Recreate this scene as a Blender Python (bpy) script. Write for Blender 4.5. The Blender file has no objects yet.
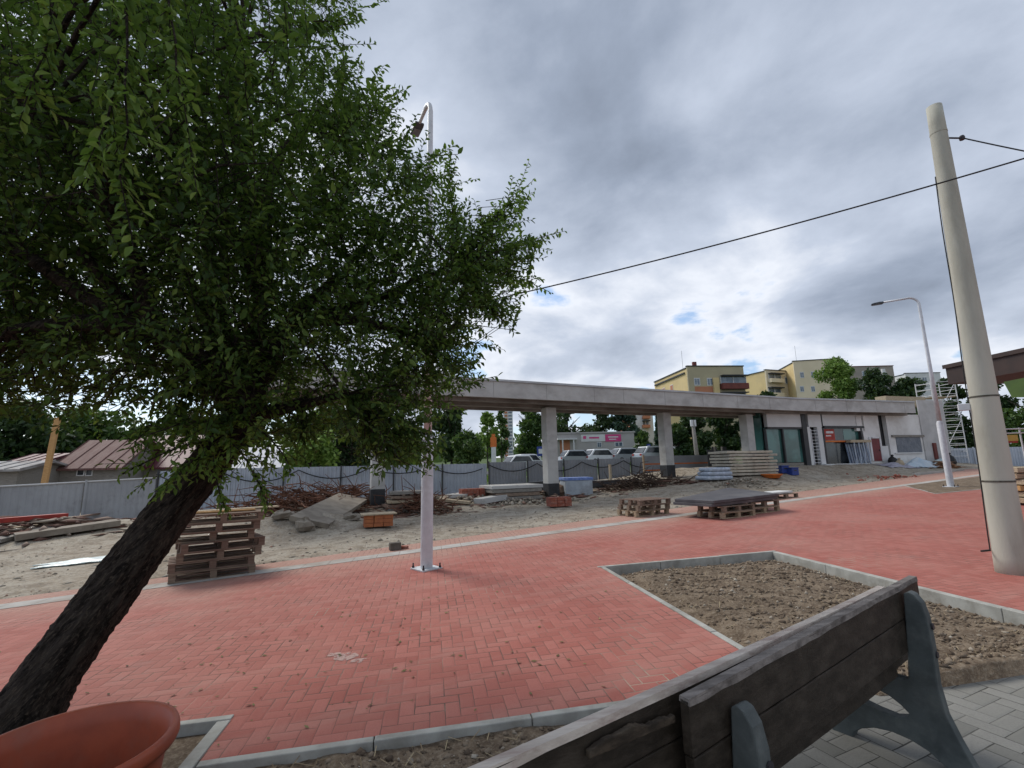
import bpy, math, random
import numpy as np
from mathutils import Vector, Matrix
random.seed(7); RNG = np.random.default_rng(7)
scn = bpy.context.scene
col = scn.collection

# ---------------------------------------------------------------- camera
F_PX, CX, CY, CAM_H = 473.0, 512.0, 384.0, 1.6
def _n(v): v = np.array(v, float); return v/np.linalg.norm(v)
_up = _n([452-CX, 2357+CY, -F_PX]); _fw = _n([432-CX, -(462-CY), -F_PX]); _fw = _n(_fw-_up*(_fw@_up)); _rt = np.cross(_fw, _up)
RC = np.array([_rt, _fw, _up]); CAM = np.array([0, 0, CAM_H])
cd = bpy.data.cameras.new('camera'); cam = bpy.data.objects.new('camera', cd); col.objects.link(cam)
cd.sensor_fit = 'HORIZONTAL'; cd.sensor_width = 36; cd.lens = F_PX/1024*36; cd.clip_start = .05; cd.clip_end = 3000
cam.matrix_world = Matrix([list(RC[0])+[0], list(RC[1])+[0], list(RC[2])+[CAM_H], [0, 0, 0, 1]])
scn.camera = cam

# ---------------------------------------------------------------- light
SUN_EL, SUN_AZ = 46, 128          # azimuth the light comes from, degrees counter-clockwise from +X
EXPOSURE = 0.85
SKY_STRENGTH = 0.1
sd = bpy.data.lights.new('sun', 'SUN'); sd.energy = 1.5; sd.angle = math.radians(22); sd.color = (1, .95, .87)
so = bpy.data.objects.new('sun', sd); col.objects.link(so)
_a, _e = math.radians(SUN_AZ), math.radians(SUN_EL)
_dir = Vector((math.cos(_a)*math.cos(_e), math.sin(_a)*math.cos(_e), math.sin(_e)))
so.rotation_euler = _dir.to_track_quat('Z', 'Y').to_euler()
scn.view_settings.view_transform = 'Standard'; scn.view_settings.look = 'None'
scn.view_settings.exposure = EXPOSURE; scn.view_settings.gamma = 1; scn.view_settings.use_curve_mapping = False
scn.cycles.max_bounces = 6; scn.cycles.transparent_max_bounces = 8
scn.cycles.use_denoising = True

# ---------------------------------------------------------------- node helpers
class NT:
    def __init__(s, tree): s.t = tree; s.n = tree.nodes; s.l = tree.links
    def new(s, typ, **kw):
        nd = s.n.new(typ)
        for k, v in kw.items(): setattr(nd, k, v)
        return nd
    def put(s, sock, v):
        if hasattr(v, 'is_linked') or isinstance(v, bpy.types.NodeSocket): s.l.new(v, sock)
        elif v is not None:
            if isinstance(v, (tuple, list)) and len(v) == 3 and sock.type == 'RGBA': v = (*v, 1)
            sock.default_value = v
    def m(s, op, a, b=None, c=None, clamp=False):
        nd = s.new('ShaderNodeMath', operation=op); nd.use_clamp = clamp
        for i, v in enumerate((a, b, c)):
            if v is not None: s.put(nd.inputs[i], v)
        return nd.outputs[0]
    def mix(s, f, a, b, mode='MIX'):
        nd = s.new('ShaderNodeMix', data_type='RGBA', blend_type=mode)
        s.put(nd.inputs[0], f); s.put(nd.inputs[6], a); s.put(nd.inputs[7], b); return nd.outputs[2]
    def noise(s, vec, scale, detail=4, rough=.55, dist=0):
        nd = s.new('ShaderNodeTexNoise'); s.put(nd.inputs['Vector'], vec)
        nd.inputs['Scale'].default_value = scale; nd.inputs['Detail'].default_value = detail
        nd.inputs['Roughness'].default_value = rough; nd.inputs['Distortion'].default_value = dist; return nd.outputs[0]
    def ramp(s, f, stops):
        nd = s.new('ShaderNodeValToRGB'); s.put(nd.inputs[0], f); e = nd.color_ramp.elements
        while len(e) < len(stops): e.new(.5)
        for el, (p, c) in zip(e, stops):
            el.position = p; el.color = (*c, 1) if isinstance(c, (tuple, list)) else (c, c, c, 1)
        return nd.outputs[0]
    def sstep(s, v, a, b):
        nd = s.new('ShaderNodeMapRange', interpolation_type='SMOOTHSTEP'); s.put(nd.inputs[0], v)
        nd.inputs[1].default_value = a; nd.inputs[2].default_value = b; return nd.outputs[0]
    def bump(s, h, st=.3, d=.01):
        nd = s.new('ShaderNodeBump'); s.put(nd.inputs['Height'], h); nd.inputs['Strength'].default_value = st
        nd.inputs['Distance'].default_value = d; return nd.outputs[0]
    def mapping(s, vec, scale=(1, 1, 1), rot=(0, 0, 0), loc=(0, 0, 0)):
        nd = s.new('ShaderNodeMapping'); s.put(nd.inputs[0], vec); nd.inputs['Scale'].default_value = scale
        nd.inputs['Rotation'].default_value = rot; nd.inputs['Location'].default_value = loc; return nd.outputs[0]

# ---------------------------------------------------------------- world: broken overcast over a Nishita sky
w = bpy.data.worlds.new('World'); scn.world = w; w.use_nodes = True
N = NT(w.node_tree); N.n.clear()
sky = N.new('ShaderNodeTexSky', sky_type='NISHITA'); sky.sun_disc = False
sky.sun_elevation = math.radians(SUN_EL); sky.sun_rotation = math.radians(90-SUN_AZ)
tc = N.new('ShaderNodeTexCoord'); sp = N.new('ShaderNodeSeparateXYZ'); N.l.new(tc.outputs['Generated'], sp.inputs[0])
zz = N.m('ADD', N.m('MAXIMUM', sp.outputs[2], 0.0), .27)
cv = N.new('ShaderNodeCombineXYZ'); N.put(cv.inputs[0], N.m('DIVIDE', sp.outputs[0], zz)); N.put(cv.inputs[1], N.m('DIVIDE', sp.outputs[1], zz))
CV = N.mapping(cv.outputs[0], scale=(1, 1, 1), rot=(0, 0, .5), loc=(3.1, 1.7, 0))
n_big = N.noise(CV, .75, 4, .5, .2)
n_mid = N.noise(CV, 1.9, 8, .56, .25)
n_det = N.noise(CV, 6.0, 6, .6, .1)
dens = N.m('ADD', N.m('ADD', N.m('MULTIPLY', n_big, .62), N.m('MULTIPLY', n_mid, .42)), N.m('MULTIPLY', n_det, .08))
dens = N.m('ADD', dens, N.m('MULTIPLY', N.m('SUBTRACT', sp.outputs[0], .3), .085))
dens = N.m('ADD', dens, N.m('MULTIPLY', N.m('SUBTRACT', sp.outputs[2], .35), .07))
dens = N.m('SUBTRACT', dens, N.m('MULTIPLY', N.m('SUBTRACT', 1, N.sstep(sp.outputs[2], .1, .34)), .066))
shade = N.ramp(dens, [(.40, (6.4, 6.5, 6.7)), (.48, (4.8, 5.05, 5.55)), (.55, (3.2, 3.58, 4.3)), (.66, (1.95, 2.28, 2.9)), (.76, (1.22, 1.46, 1.9))])
gap = N.sstep(dens, .438, .478)
low = N.sstep(sp.outputs[2], .0, .3)
blue = N.mix(.45, sky.outputs[0], (1.9, 2.9, 4.6))
cloudcol = N.mix(low, N.mix(.3, shade, (4.2, 4.5, 4.9)), shade)
skycol = N.mix(gap, blue, cloudcol)
bg = N.new('ShaderNodeBackground'); N.put(bg.inputs[0], skycol); bg.inputs[1].default_value = SKY_STRENGTH
ow = N.new('ShaderNodeOutputWorld'); N.l.new(bg.outputs[0], ow.inputs[0])

# ---------------------------------------------------------------- pixel -> world helpers (give real places on the ground or at a known depth)
SX = .027
def ray(px, py): return RC@np.array([px-CX, -(py-CY), -F_PX])
def G(px, py, dz=0.0):
    d = ray(px, py); t = (dz-CAM_H)/(d[2]-SX*d[0]); return CAM+t*d
def AT(px, py, Y):
    d = ray(px, py); return CAM+d*(Y/d[1])
def ss(a, b, x): t = np.clip((np.asarray(x, float)-a)/(b-a), 0, 1); return t*t*(3-2*t)
MOUNDS = [(7.5, 51, 6, 4, .36), (-5.6, 14.4, 1.6, 1.0, .34), (-3.6, 15.2, 1.6, 1.1, .42), (-8.5, 17.5, 3.2, 1.6, .38), (-13, 15.5, 3.5, 1.6, .34), (-15, 18.5, 4, 1.5, .5), (-4.2, 20.0, 2.6, 1.6, .45), (-.5, 19.5, 2.0, 1.3, .36),
          (2.2, 20.6, 2.2, 1.2, .3), (8.8, 23.6, 2.6, 1.3, .42), (13.6, 25.4, 3, 1.2, .3), (6.6, 26.0, 3, 1.4, .4), (17.5, 21.9, 1.8, .7, .22), (23.5, 23.4, 2.2, .5, .14), (-11, 12.2, 2.2, .9, .16)]
def bound(x): return 10.95+.40*np.asarray(x, float)
def _wave(x, y, s, k):
    r = np.random.default_rng(k); z = 0
    for i in range(5):
        a = r.uniform(0, 6.28); fq = s*(1.7**i); z = z+np.sin((x*math.cos(a)+y*math.sin(a))*fq+r.uniform(0, 6.28))/(1.6**i)
    return z/2.2
def H(x, y):
    x = np.asarray(x, float); y = np.asarray(y, float)
    z = SX*np.clip(x, -25, 32)
    d = (y-bound(x))*.93
    z = z+.72*ss(5, 17, x)*ss(0, 5, d)
    for mx, my, sx_, sy_, hh in MOUNDS: z = z+hh*np.exp(-((x-mx)/sx_)**2-((y-my)/sy_)**2)
    off = ss(.0, 1.5, d)
    z = z+off*(.05*_wave(x, y, 1.1, 3)+.025*_wave(x, y, 4.1, 4))*ss(60, 34, y)
    z = z+(.22*ss(31, 44, y)*ss(-14, -2, x)+.02*np.clip(y-60, 0, 300)*ss(-30, 0, x))
    under = (d < .0) & (y > -6)
    z = np.where(under, z-.06, z)
    soilz = (x > -3.2) & (x < 13) & (y > -6) & (y < 8)
    return np.where(soilz, z-.25, z)
def HG(px, py, lift=0.0):
    """first hit of a pixel's ray with the terrain"""
    d = ray(px, py); d = d/np.linalg.norm(d); t = np.arange(1.5, 120, .04)
    p = CAM[:, None]+d[:, None]*t; below = p[2] < H(p[0], p[1])+lift
    i = np.argmax(below) if below.any() else len(t)-1
    return p[:, i]

# ---------------------------------------------------------------- materials
MATS = {}
def mat(name):
    m = bpy.data.materials.new(name); m.use_nodes = True; t = NT(m.node_tree)
    b = m.node_tree.nodes['Principled BSDF']; MATS[name] = m
    return m, t, b
def surf(name, c1, c2=None, scale=6, rough=.8, metal=0, bump=.15, bscale=40, stretch=(1, 1, 1), dirt=None, dscale=1.5, damt=.5, spec=.35, coord='Object', bdist=.006):
    m, t, b = mat(name); v = t.new('ShaderNodeTexCoord').outputs[coord]
    v = t.mapping(v, scale=stretch)
    c2 = c2 or tuple(x*.75 for x in c1)
    c = t.mix(t.sstep(t.noise(v, scale, 5, .6), .35, .65), c1, c2)
    if dirt: c = t.mix(t.m('MULTIPLY', t.sstep(t.noise(v, dscale, 6, .65), .45, .7), damt), c, dirt)
    t.put(b.inputs['Base Color'], c); b.inputs['Roughness'].default_value = rough; b.inputs['Metallic'].default_value = metal
    b.inputs['Specular IOR Level'].default_value = spec
    if bump: t.put(b.inputs['Normal'], t.bump(t.noise(v, bscale, 5, .6), bump, bdist))
    return m
def leafmat(name, stops, trans=.35, rough=.55):
    m, t, b = mat(name); g = t.new('ShaderNodeNewGeometry').outputs['Random Per Island']
    c = t.ramp(g, stops); t.put(b.inputs['Base Color'], c); b.inputs['Roughness'].default_value = rough
    b.inputs['Specular IOR Level'].default_value = .3
    tr = t.new('ShaderNodeBsdfTranslucent'); t.put(tr.inputs[0], t.mix(.55, c, (.17, .28, .035)))
    mx = t.new('ShaderNodeMixShader'); mx.inputs[0].default_value = trans; t.l.new(b.outputs[0], mx.inputs[1]); t.l.new(tr.outputs[0], mx.inputs[2])
    t.l.new(mx.outputs[0], m.node_tree.nodes['Material Output'].inputs[0]); return m

# herringbone block paving, 10 x 20 cm
def herring(name, unit, base, alt, joint, rot=0, stain=(.27, .17, .145), pale=(.4, .205, .165)):
    m, t, b = mat(name); gp = t.new('ShaderNodeNewGeometry').outputs['Position']
    v = t.mapping(gp, scale=(1/unit, 1/unit, 1), rot=(0, 0, rot))
    wob = t.noise(gp, 9, 2, .5)
    s = t.new('ShaderNodeSeparateXYZ'); t.l.new(v, s.inputs[0]); u = t.m('ADD', s.outputs[0], t.m('MULTIPLY', wob, .05)); q = t.m('ADD', s.outputs[1], t.m('MULTIPLY', wob, .05))
    i, j = t.m('FLOOR', u), t.m('FLOOR', q); fu, fv = t.m('SUBTRACT', u, i), t.m('SUBTRACT', q, j)
    k = t.m('FLOORED_MODULO', t.m('SUBTRACT', i, j), 4)
    k1 = t.m('COMPARE', k, 1, .1); k2 = t.m('COMPARE', k, 2, .1); ver = t.m('GREATER_THAN', k, 1.5)
    lu_h = t.m('ADD', fu, k1); lu_v = t.m('ADD', fv, k2)
    def sel(a, c): return t.m('ADD', t.m('MULTIPLY', a, t.m('SUBTRACT', 1, ver)), t.m('MULTIPLY', c, ver))
    lu, lv = sel(lu_h, lu_v), sel(fv, fu)
    ed = t.m('MINIMUM', t.m('MINIMUM', lu, t.m('SUBTRACT', 2, lu)), t.m('MINIMUM', lv, t.m('SUBTRACT', 1, lv)))
    idv = t.new('ShaderNodeCombineXYZ'); t.put(idv.inputs[0], t.m('SUBTRACT', i, k1)); t.put(idv.inputs[1], t.m('SUBTRACT', j, k2)); t.put(idv.inputs[2], ver)
    wn = t.new('ShaderNodeTexWhiteNoise', noise_dimensions='3D'); t.l.new(idv.outputs[0], wn.inputs[0]); rnd = wn.outputs[0]
    c = t.mix(rnd, base, alt)
    c = t.mix(t.m('MULTIPLY', t.sstep(t.noise(gp, 90, 3, .7), .4, .75), .35), c, tuple(x*.6 for x in base))
    c = t.mix(t.m('MULTIPLY', t.sstep(t.noise(gp, .55, 6, .6), .42, .68), .35), c, pale)
    c = t.mix(t.m('MULTIPLY', t.sstep(t.noise(gp, 1.7, 7, .7), .55, .75), .45), c, stain)
    if name == 'red_paving':
        sx_ = t.new('ShaderNodeSeparateXYZ'); t.l.new(gp, sx_.inputs[0]); edge = t.m('SUBTRACT', sx_.outputs[1], t.m('ADD', t.m('MULTIPLY', sx_.outputs[0], .345), 9.2))
        dust = t.m('MULTIPLY', t.sstep(t.m('ADD', edge, t.m('MULTIPLY', t.noise(gp, .5, 5, .6), 3.2)), .5, 2.6), t.m('ADD', .25, t.m('MULTIPLY', t.noise(gp, 3.5, 5, .7), .5)))
        c = t.mix(dust, c, (.40, .31, .24))
        tv = t.mapping(gp, rot=(0, 0, -.33)); tw = t.new('ShaderNodeSeparateXYZ'); t.l.new(tv, tw.inputs[0])
        tr = t.noise(t.mapping(tv, scale=(.12, 2.6, 1)), 1.0, 4, .6); c = t.mix(t.m('MULTIPLY', t.sstep(tr, .52, .66), .16), c, (.42, .28, .23))
        sd_ = t.sstep(t.noise(gp, .9, 5, .62), .5, .72); joint = t.mix(sd_, joint, (.42, .33, .25))
    wv = t.noise(gp, 1.3, 3, .5)
    jw = t.m('ADD', .02, t.m('MULTIPLY', t.sstep(wv, .4, .65), .035))
    jm = t.m('SUBTRACT', 1, t.m('MULTIPLY', t.m('GREATER_THAN', ed, jw), 1))
    jm = t.m('MULTIPLY', jm, t.m('ADD', .5, t.m('MULTIPLY', t.sstep(t.noise(gp, 2.2, 4, .6), .35, .6), .5)))
    c = t.mix(jm, c, joint)
    t.put(b.inputs['Base Color'], c); b.inputs['Roughness'].default_value = .85; b.inputs['Specular IOR Level'].default_value = .25
    h = t.m('ADD', t.m('MINIMUM', t.m('MULTIPLY', ed, 6), 1), t.m('ADD', t.m('MULTIPLY', rnd, .5), t.m('MULTIPLY', t.noise(gp, 120, 3, .6), .3)))
    t.put(b.inputs['Normal'], t.bump(h, .5, .006)); return m
RED = herring('red_paving', .10, (.315, .098, .076), (.385, .138, .11), (.13, .07, .055), rot=.0)
GREYPAVE = herring('grey_paving', .105, (.165, .16, .142), (.225, .218, .197), (.04, .038, .033), rot=math.radians(-14), stain=(.13, .12, .1), pale=(.3, .29, .26))

def ground_mat():
    m, t, b = mat('ground'); p = t.new('ShaderNodeNewGeometry').outputs['Position']
    n1 = t.noise(p, .25, 6, .6); n2 = t.noise(p, 2.5, 6, .65); n3 = t.noise(p, 30, 4, .7)
    c = t.mix(t.sstep(n1, .4, .62), (.37, .325, .255), (.28, .225, .16))
    c = t.mix(t.m('MULTIPLY', t.sstep(n2, .42, .66), .7), c, (.38, .34, .275))
    c = t.mix(t.m('MULTIPLY', t.sstep(n2, .55, .38), .6), c, (.15, .115, .08))
    vo = t.new('ShaderNodeTexVoronoi'); vo.inputs['Scale'].default_value = 22; t.l.new(p, vo.inputs['Vector'])
    sp_ = t.new('ShaderNodeSeparateColor'); t.l.new(vo.outputs['Color'], sp_.inputs[0])
    c = t.mix(t.m('MULTIPLY', t.m('GREATER_THAN', sp_.outputs[0], .72), .35), c, (.42, .39, .34))
    c = t.mix(t.m('MULTIPLY', t.m('LESS_THAN', sp_.outputs[1], .22), .3), c, (.1, .085, .065))
    c = t.mix(t.m('MULTIPLY', t.sstep(n3, .35, .7), .5), c, (.16, .13, .1))
    y = t.new('ShaderNodeSeparateXYZ'); t.l.new(p, y.inputs[0])
    grass = t.mix(t.noise(p, 3, 5, .7), (.035, .07, .02), (.09, .12, .04))
    c = t.mix(t.sstep(t.m('ADD', y.outputs[1], t.m('MULTIPLY', n1, 8)), 36, 38), c, grass)
    t.put(b.inputs['Base Color'], c); b.inputs['Roughness'].default_value = .95; b.inputs['Specular IOR Level'].default_value = .2
    hh = t.m('ADD', t.m('MULTIPLY', n3, .6), t.m('MULTIPLY', vo.outputs['Distance'], -.5)); t.put(b.inputs['Normal'], t.bump(hh, .6, .02)); return m
GROUND = ground_mat()
def soil_mat():
    m, t, b = mat('soil'); p = t.new('ShaderNodeNewGeometry').outputs['Position']
    n2 = t.noise(p, 5, 6, .7); n3 = t.noise(p, 40, 4, .7)
    c = t.mix(t.sstep(n2, .38, .64), (.115, .083, .057), (.21, .16, .113)); c = t.mix(t.m('MULTIPLY', t.sstep(n3, .45, .7), .5), c, (.29, .245, .185))
    t.put(b.inputs['Base Color'], c); b.inputs['Roughness'].default_value = .95; b.inputs['Specular IOR Level'].default_value = .15
    t.put(b.inputs['Normal'], t.bump(n3, .8, .02)); return m
SOIL = soil_mat()
CLOD = leafmat('clod', [(0, (.08, .057, .04)), (.55, (.165, .123, .086)), (.9, (.24, .19, .14)), (1, (.38, .34, .28))], 0, .95)
STONE = leafmat('stone', [(0, (.16, .135, .105)), (.5, (.28, .245, .195)), (.85, (.36, .32, .26)), (1, (.26, .14, .1))], 0, .95)
STRAW = leafmat('straw', [(0, (.17, .12, .07)), (1, (.36, .29, .18))], 0, .9)
LITTER = leafmat('litter', [(0, (.08, .055, .03)), (.5, (.16, .12, .05)), (.8, (.12, .14, .05)), (1, (.3, .22, .1))], .1, .8)
KERB = surf('kerb_concrete', (.4, .395, .36), (.3, .295, .265), 5, .85, bump=.3, bscale=80, dirt=(.16, .14, .11), dscale=2.2, damt=.6)
STRIP = surf('strip_concrete', (.42, .40, .37), (.34, .32, .29), 3, .9, dirt=(.24, .19, .15), dscale=1.2, damt=.7)
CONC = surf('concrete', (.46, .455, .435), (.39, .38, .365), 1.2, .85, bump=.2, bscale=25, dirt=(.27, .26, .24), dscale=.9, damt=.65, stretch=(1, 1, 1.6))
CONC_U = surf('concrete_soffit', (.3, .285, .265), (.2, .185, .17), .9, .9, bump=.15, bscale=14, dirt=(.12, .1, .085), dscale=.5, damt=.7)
CONC_L = surf('concrete_pale', (.44, .43, .365), (.36, .35, .295), 2.5, .85, bump=.35, bscale=70, dirt=(.25, .235, .185), dscale=2.0, damt=.65, stretch=(1, 1, .25))
CAPP = surf('roof_flashing', (.44, .45, .46), (.37, .38, .39), 1, .55, metal=.2, bump=.05, dirt=(.3, .29, .27), damt=.4)
CONC_G = surf('dusty_concrete', (.26, .225, .18), (.2, .17, .135), 3, .95, bump=.6, bscale=12, dirt=(.15, .12, .09))
TAR = surf('tar', (.02, .021, .023), (.035, .035, .037), 4, .55)
def bark_mat():
    m, t, b = mat('bark'); v = t.new('ShaderNodeTexCoord').outputs['Object']
    v = t.mapping(v, rot=(0, math.radians(-38), 0)); v = t.mapping(v, scale=(9, 9, 1.6))
    n1 = t.noise(v, 2.2, 8, .7, .6); n2 = t.noise(v, 8, 5, .7)
    c = t.mix(t.sstep(n1, .38, .62), (.01, .008, .007), (.055, .045, .037)); c = t.mix(t.m('MULTIPLY', t.sstep(n2, .48, .7), .6), c, (.15, .12, .09))
    t.put(b.inputs['Base Color'], c); b.inputs['Roughness'].default_value = .95; b.inputs['Specular IOR Level'].default_value = .15
    t.put(b.inputs['Normal'], t.bump(t.m('ADD', n1, t.m('MULTIPLY', n2, .4)), 1, .05)); return m
BARK = bark_mat()
LEAF = leafmat('leaf', [(0, (.018, .044, .013)), (.4, (.04, .088, .021)), (.8, (.082, .155, .032)), (1, (.17, .25, .055))], .42)
LEAF_N = leafmat('young_leaf', [(0, (.06, .12, .02)), (.6, (.115, .2, .035)), (1, (.2, .28, .055))], .42)
FOL_D = leafmat('foliage_dark', [(0, (.012, .03, .01)), (.7, (.03, .06, .018)), (1, (.06, .1, .03))], .15)
FOL_M = leafmat('foliage_mid', [(0, (.022, .05, .012)), (.6, (.05, .1, .022)), (1, (.1, .16, .04))], .2)
FOL_L = leafmat('foliage_light', [(0, (.075, .14, .025)), (.6, (.15, .25, .045)), (1, (.24, .33, .075))], .25)
FOL_B = leafmat('foliage_blue', [(0, (.014, .035, .022)), (.7, (.035, .07, .045)), (1, (.06, .1, .06))], .1)
GALV = surf('galvanised', (.62, .63, .65), (.55, .56, .58), 6, .5, metal=.1, bump=.04, dirt=(.36, .35, .34), damt=.35)
HEADG = surf('lamp_housing', (.07, .075, .085), (.05, .055, .06), 6, .5)
LENS = surf('lamp_lens', (.2, .21, .23), (.15, .16, .18), 6, .25)
BLACK = surf('black_rubber', (.012, .012, .013), (.02, .02, .02), 6, .6)
BOLT = surf('bolt_steel', (.06, .055, .06), (.035, .03, .035), 20, .5, metal=.4)
BAND = surf('steel_band', (.07, .065, .05), (.12, .11, .09), 20, .6, metal=.4)
def wood(name, a, b_, dirt=None, damt=.5, rough=.85, st=(1.2, 14, 14)): return surf(name, a, b_, 3, rough, bump=.45, bscale=9, stretch=st, dirt=dirt, dscale=2, damt=damt, spec=.2)
PAL = wood('pallet_wood', (.28, .21, .155), (.18, .13, .098), (.08, .055, .042))
PAL2 = wood('pallet_wood_pale', (.4, .31, .21), (.3, .22, .145), (.16, .11, .08))
PAL3 = wood('pallet_wood_red', (.24, .165, .125), (.16, .108, .083), (.07, .047, .037))
TIMB = wood('timber', (.46, .38, .27), (.35, .28, .19), (.2, .15, .1))
TIMB_O = wood('timber_fresh', (.5, .3, .13), (.4, .23, .1))
GREYW = wood('weathered_wood', (.27, .25, .22), (.19, .175, .155), (.1, .09, .08))
BEN_D = wood('bench_stain_shade', (.024, .0185, .0135), (.04, .031, .023), (.075, .06, .047), .5, .55, (1, 9, 9))
BEN_F = wood('bench_worn_lit', (.58, .51, .44), (.44, .375, .32), (.2, .1, .085), .5, .8, (1.5, 9, 9))  # worn wood, made paler to carry the light on top edges
BEN_E = wood('bench_edge', (.24, .21, .19), (.13, .112, .1), (.05, .04, .035), .6, .8, (2, 9, 9))
BEN_R = wood('bench_rotten', (.07, .052, .037), (.03, .023, .017), (.11, .088, .065), .5, .9, (2, 12, 12))
BEN_C = surf('bench_casting', (.085, .096, .094), (.056, .064, .063), 7, .75, bump=.25, bscale=60, dirt=(.16, .17, .16), dscale=5, damt=.5)
SHEET = surf('dark_formwork', (.06, .056, .062), (.085, .08, .085), 2, .45, bump=.05, dirt=(.14, .13, .125), dscale=1, damt=.5)
TERRA = surf('terracotta_plastic', (.36, .08, .037), (.28, .062, .031), 5, .5, bump=.06, bscale=90, dirt=(.27, .1, .065), dscale=7, damt=.5)
BRICK = surf('brick', (.3, .09, .055), (.22, .065, .045), 9, .9, dirt=(.36, .25, .2), dscale=8, damt=.5)
BLUEP = surf('blue_plastic', (.03, .06, .25), (.025, .045, .2), 3, .45)
BOXW = surf('box_grey', (.36, .4, .44), (.3, .34, .38), 3, .6, dirt=(.22, .2, .18), damt=.5)
LIDB = surf('box_lid', (.1, .17, .42), (.2, .27, .5), 9, .5)
WRAP = surf('wrap_film', (.45, .5, .57), (.3, .34, .4), 7, .3, bump=.6, bscale=14, bdist=.03)
SHEETW = surf('plastic_sheet', (.5, .58, .57), (.38, .46, .46), 5, .35, bump=.5, bscale=9, bdist=.03)
RUST = surf('rust', (.17, .07, .038), (.09, .042, .026), 9, .9)
ORANGE = surf('orange_paint', (.62, .17, .03), (.5, .12, .025), 5, .6)
REDP = surf('red_paint', (.38, .045, .03), (.3, .035, .028), 5, .6)
MAROON = surf('maroon_paint', (.16, .02, .025), (.12, .018, .02), 5, .5)
def corr(name, c1, c2, per=.2, axis=0, dirt=(.3, .3, .3), damt=.4):
    m, t, b = mat(name); v = t.new('ShaderNodeTexCoord').outputs['Object']; 
    c = t.mix(t.sstep(t.noise(v, .8, 6, .6), .35, .65), c1, c2); c = t.mix(t.m('MULTIPLY', t.sstep(t.noise(v, 2.5, 6, .7), .5, .75), damt), c, dirt)
    t.put(b.inputs['Base Color'], c); b.inputs['Roughness'].default_value = .5; b.inputs['Metallic'].default_value = .15; return m
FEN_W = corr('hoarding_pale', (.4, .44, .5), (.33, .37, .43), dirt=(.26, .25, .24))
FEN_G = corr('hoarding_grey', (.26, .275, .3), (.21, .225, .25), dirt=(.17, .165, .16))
FEN_L = corr('wall_panels', (.36, .375, .395), (.31, .322, .34), dirt=(.17, .165, .16))
ROOF_R = surf('rusted_roof', (.1, .036, .032), (.15, .085, .075), 2.2, .75, dirt=(.13, .05, .04), dscale=3, damt=.7, stretch=(3, .6, .6))
ROOF_M = surf('maroon_roof', (.105, .024, .034), (.085, .02, .028), 1.5, .55)
ROOF_G = surf('grey_roof', (.33, .32, .31), (.25, .245, .24), 1.5, .8, dirt=(.17, .12, .1), damt=.5)
ROOF_W = surf('pale_roof', (.5, .51, .54), (.42, .43, .46), 1.5, .6)
PLAS = surf('white_plaster', (.7, .69, .67), (.63, .62, .6), 1.0, .9, bump=.1, dirt=(.42, .39, .35), dscale=.8, damt=.5)
PLAS_T = surf('pale_panel', (.62, .62, .61), (.56, .56, .55), 1.0, .7, bump=.05)
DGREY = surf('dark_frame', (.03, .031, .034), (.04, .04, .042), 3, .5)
def glass(name, c1, c2, rough=.12, scale=.8):
    m, t, b = mat(name); v = t.new('ShaderNodeTexCoord').outputs['Object']
    t.put(b.inputs['Base Color'], t.mix(t.sstep(t.noise(v, scale, 3), .4, .6), c1, c2)); b.inputs['Roughness'].default_value = rough; b.inputs['Specular IOR Level'].default_value = .7; return m
GLASS_G = glass('green_glass', (.06, .16, .145), (.03, .085, .075))
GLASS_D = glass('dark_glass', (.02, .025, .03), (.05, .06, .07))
GLASS_B = glass('blue_glass', (.035, .06, .12), (.07, .11, .17), .15, 3)
GLASS_W = glass('window_glass', (.07, .1, .14), (.16, .2, .24), .1)
WHITE = surf('white_paint', (.62, .62, .62), (.55, .55, .55), 4, .6, bump=.03)
CAR_W = surf('car_white', (.7, .71, .72), (.64, .65, .66), 2, .3, bump=0)
CAR_D = surf('car_dark', (.03, .035, .045), (.025, .03, .035), 2, .25, bump=0)
CAR_S = surf('car_silver', (.36, .38, .4), (.33, .35, .37), 2, .3, metal=.4, bump=0)
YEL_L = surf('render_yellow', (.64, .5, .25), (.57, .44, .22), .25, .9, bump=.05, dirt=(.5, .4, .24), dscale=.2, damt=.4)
YEL_SHADE = surf('render_yellow_shade', (.42, .37, .24), (.37, .325, .215), .25, .9, bump=.05)  # yellow render with the shade of the front put into the colour
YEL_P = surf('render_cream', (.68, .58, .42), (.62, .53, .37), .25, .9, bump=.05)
ORR = surf('render_orange', (.46, .2, .11), (.4, .17, .1), .4, .9)
BALC = surf('balcony_red', (.17, .05, .04), (.13, .04, .035), 1, .8)
BLOCK = surf('render_greybrown', (.33, .29, .25), (.27, .24, .21), .3, .9)
SHOPW = surf('shop_wall', (.4, .38, .36), (.34, .325, .31), .3, .9)
PINK = surf('banner_pink', (.6, .07, .22), (.52, .06, .19), 2, .7)
BROWN = surf('brown_fascia', (.045, .026, .021), (.032, .02, .017), 2, .6)
GREENP = surf('green_panel', (.06, .11, .022), (.045, .085, .02), 1.5, .7)
STREET = surf('asphalt', (.075, .075, .078), (.055, .055, .058), 2, .9)

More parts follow.
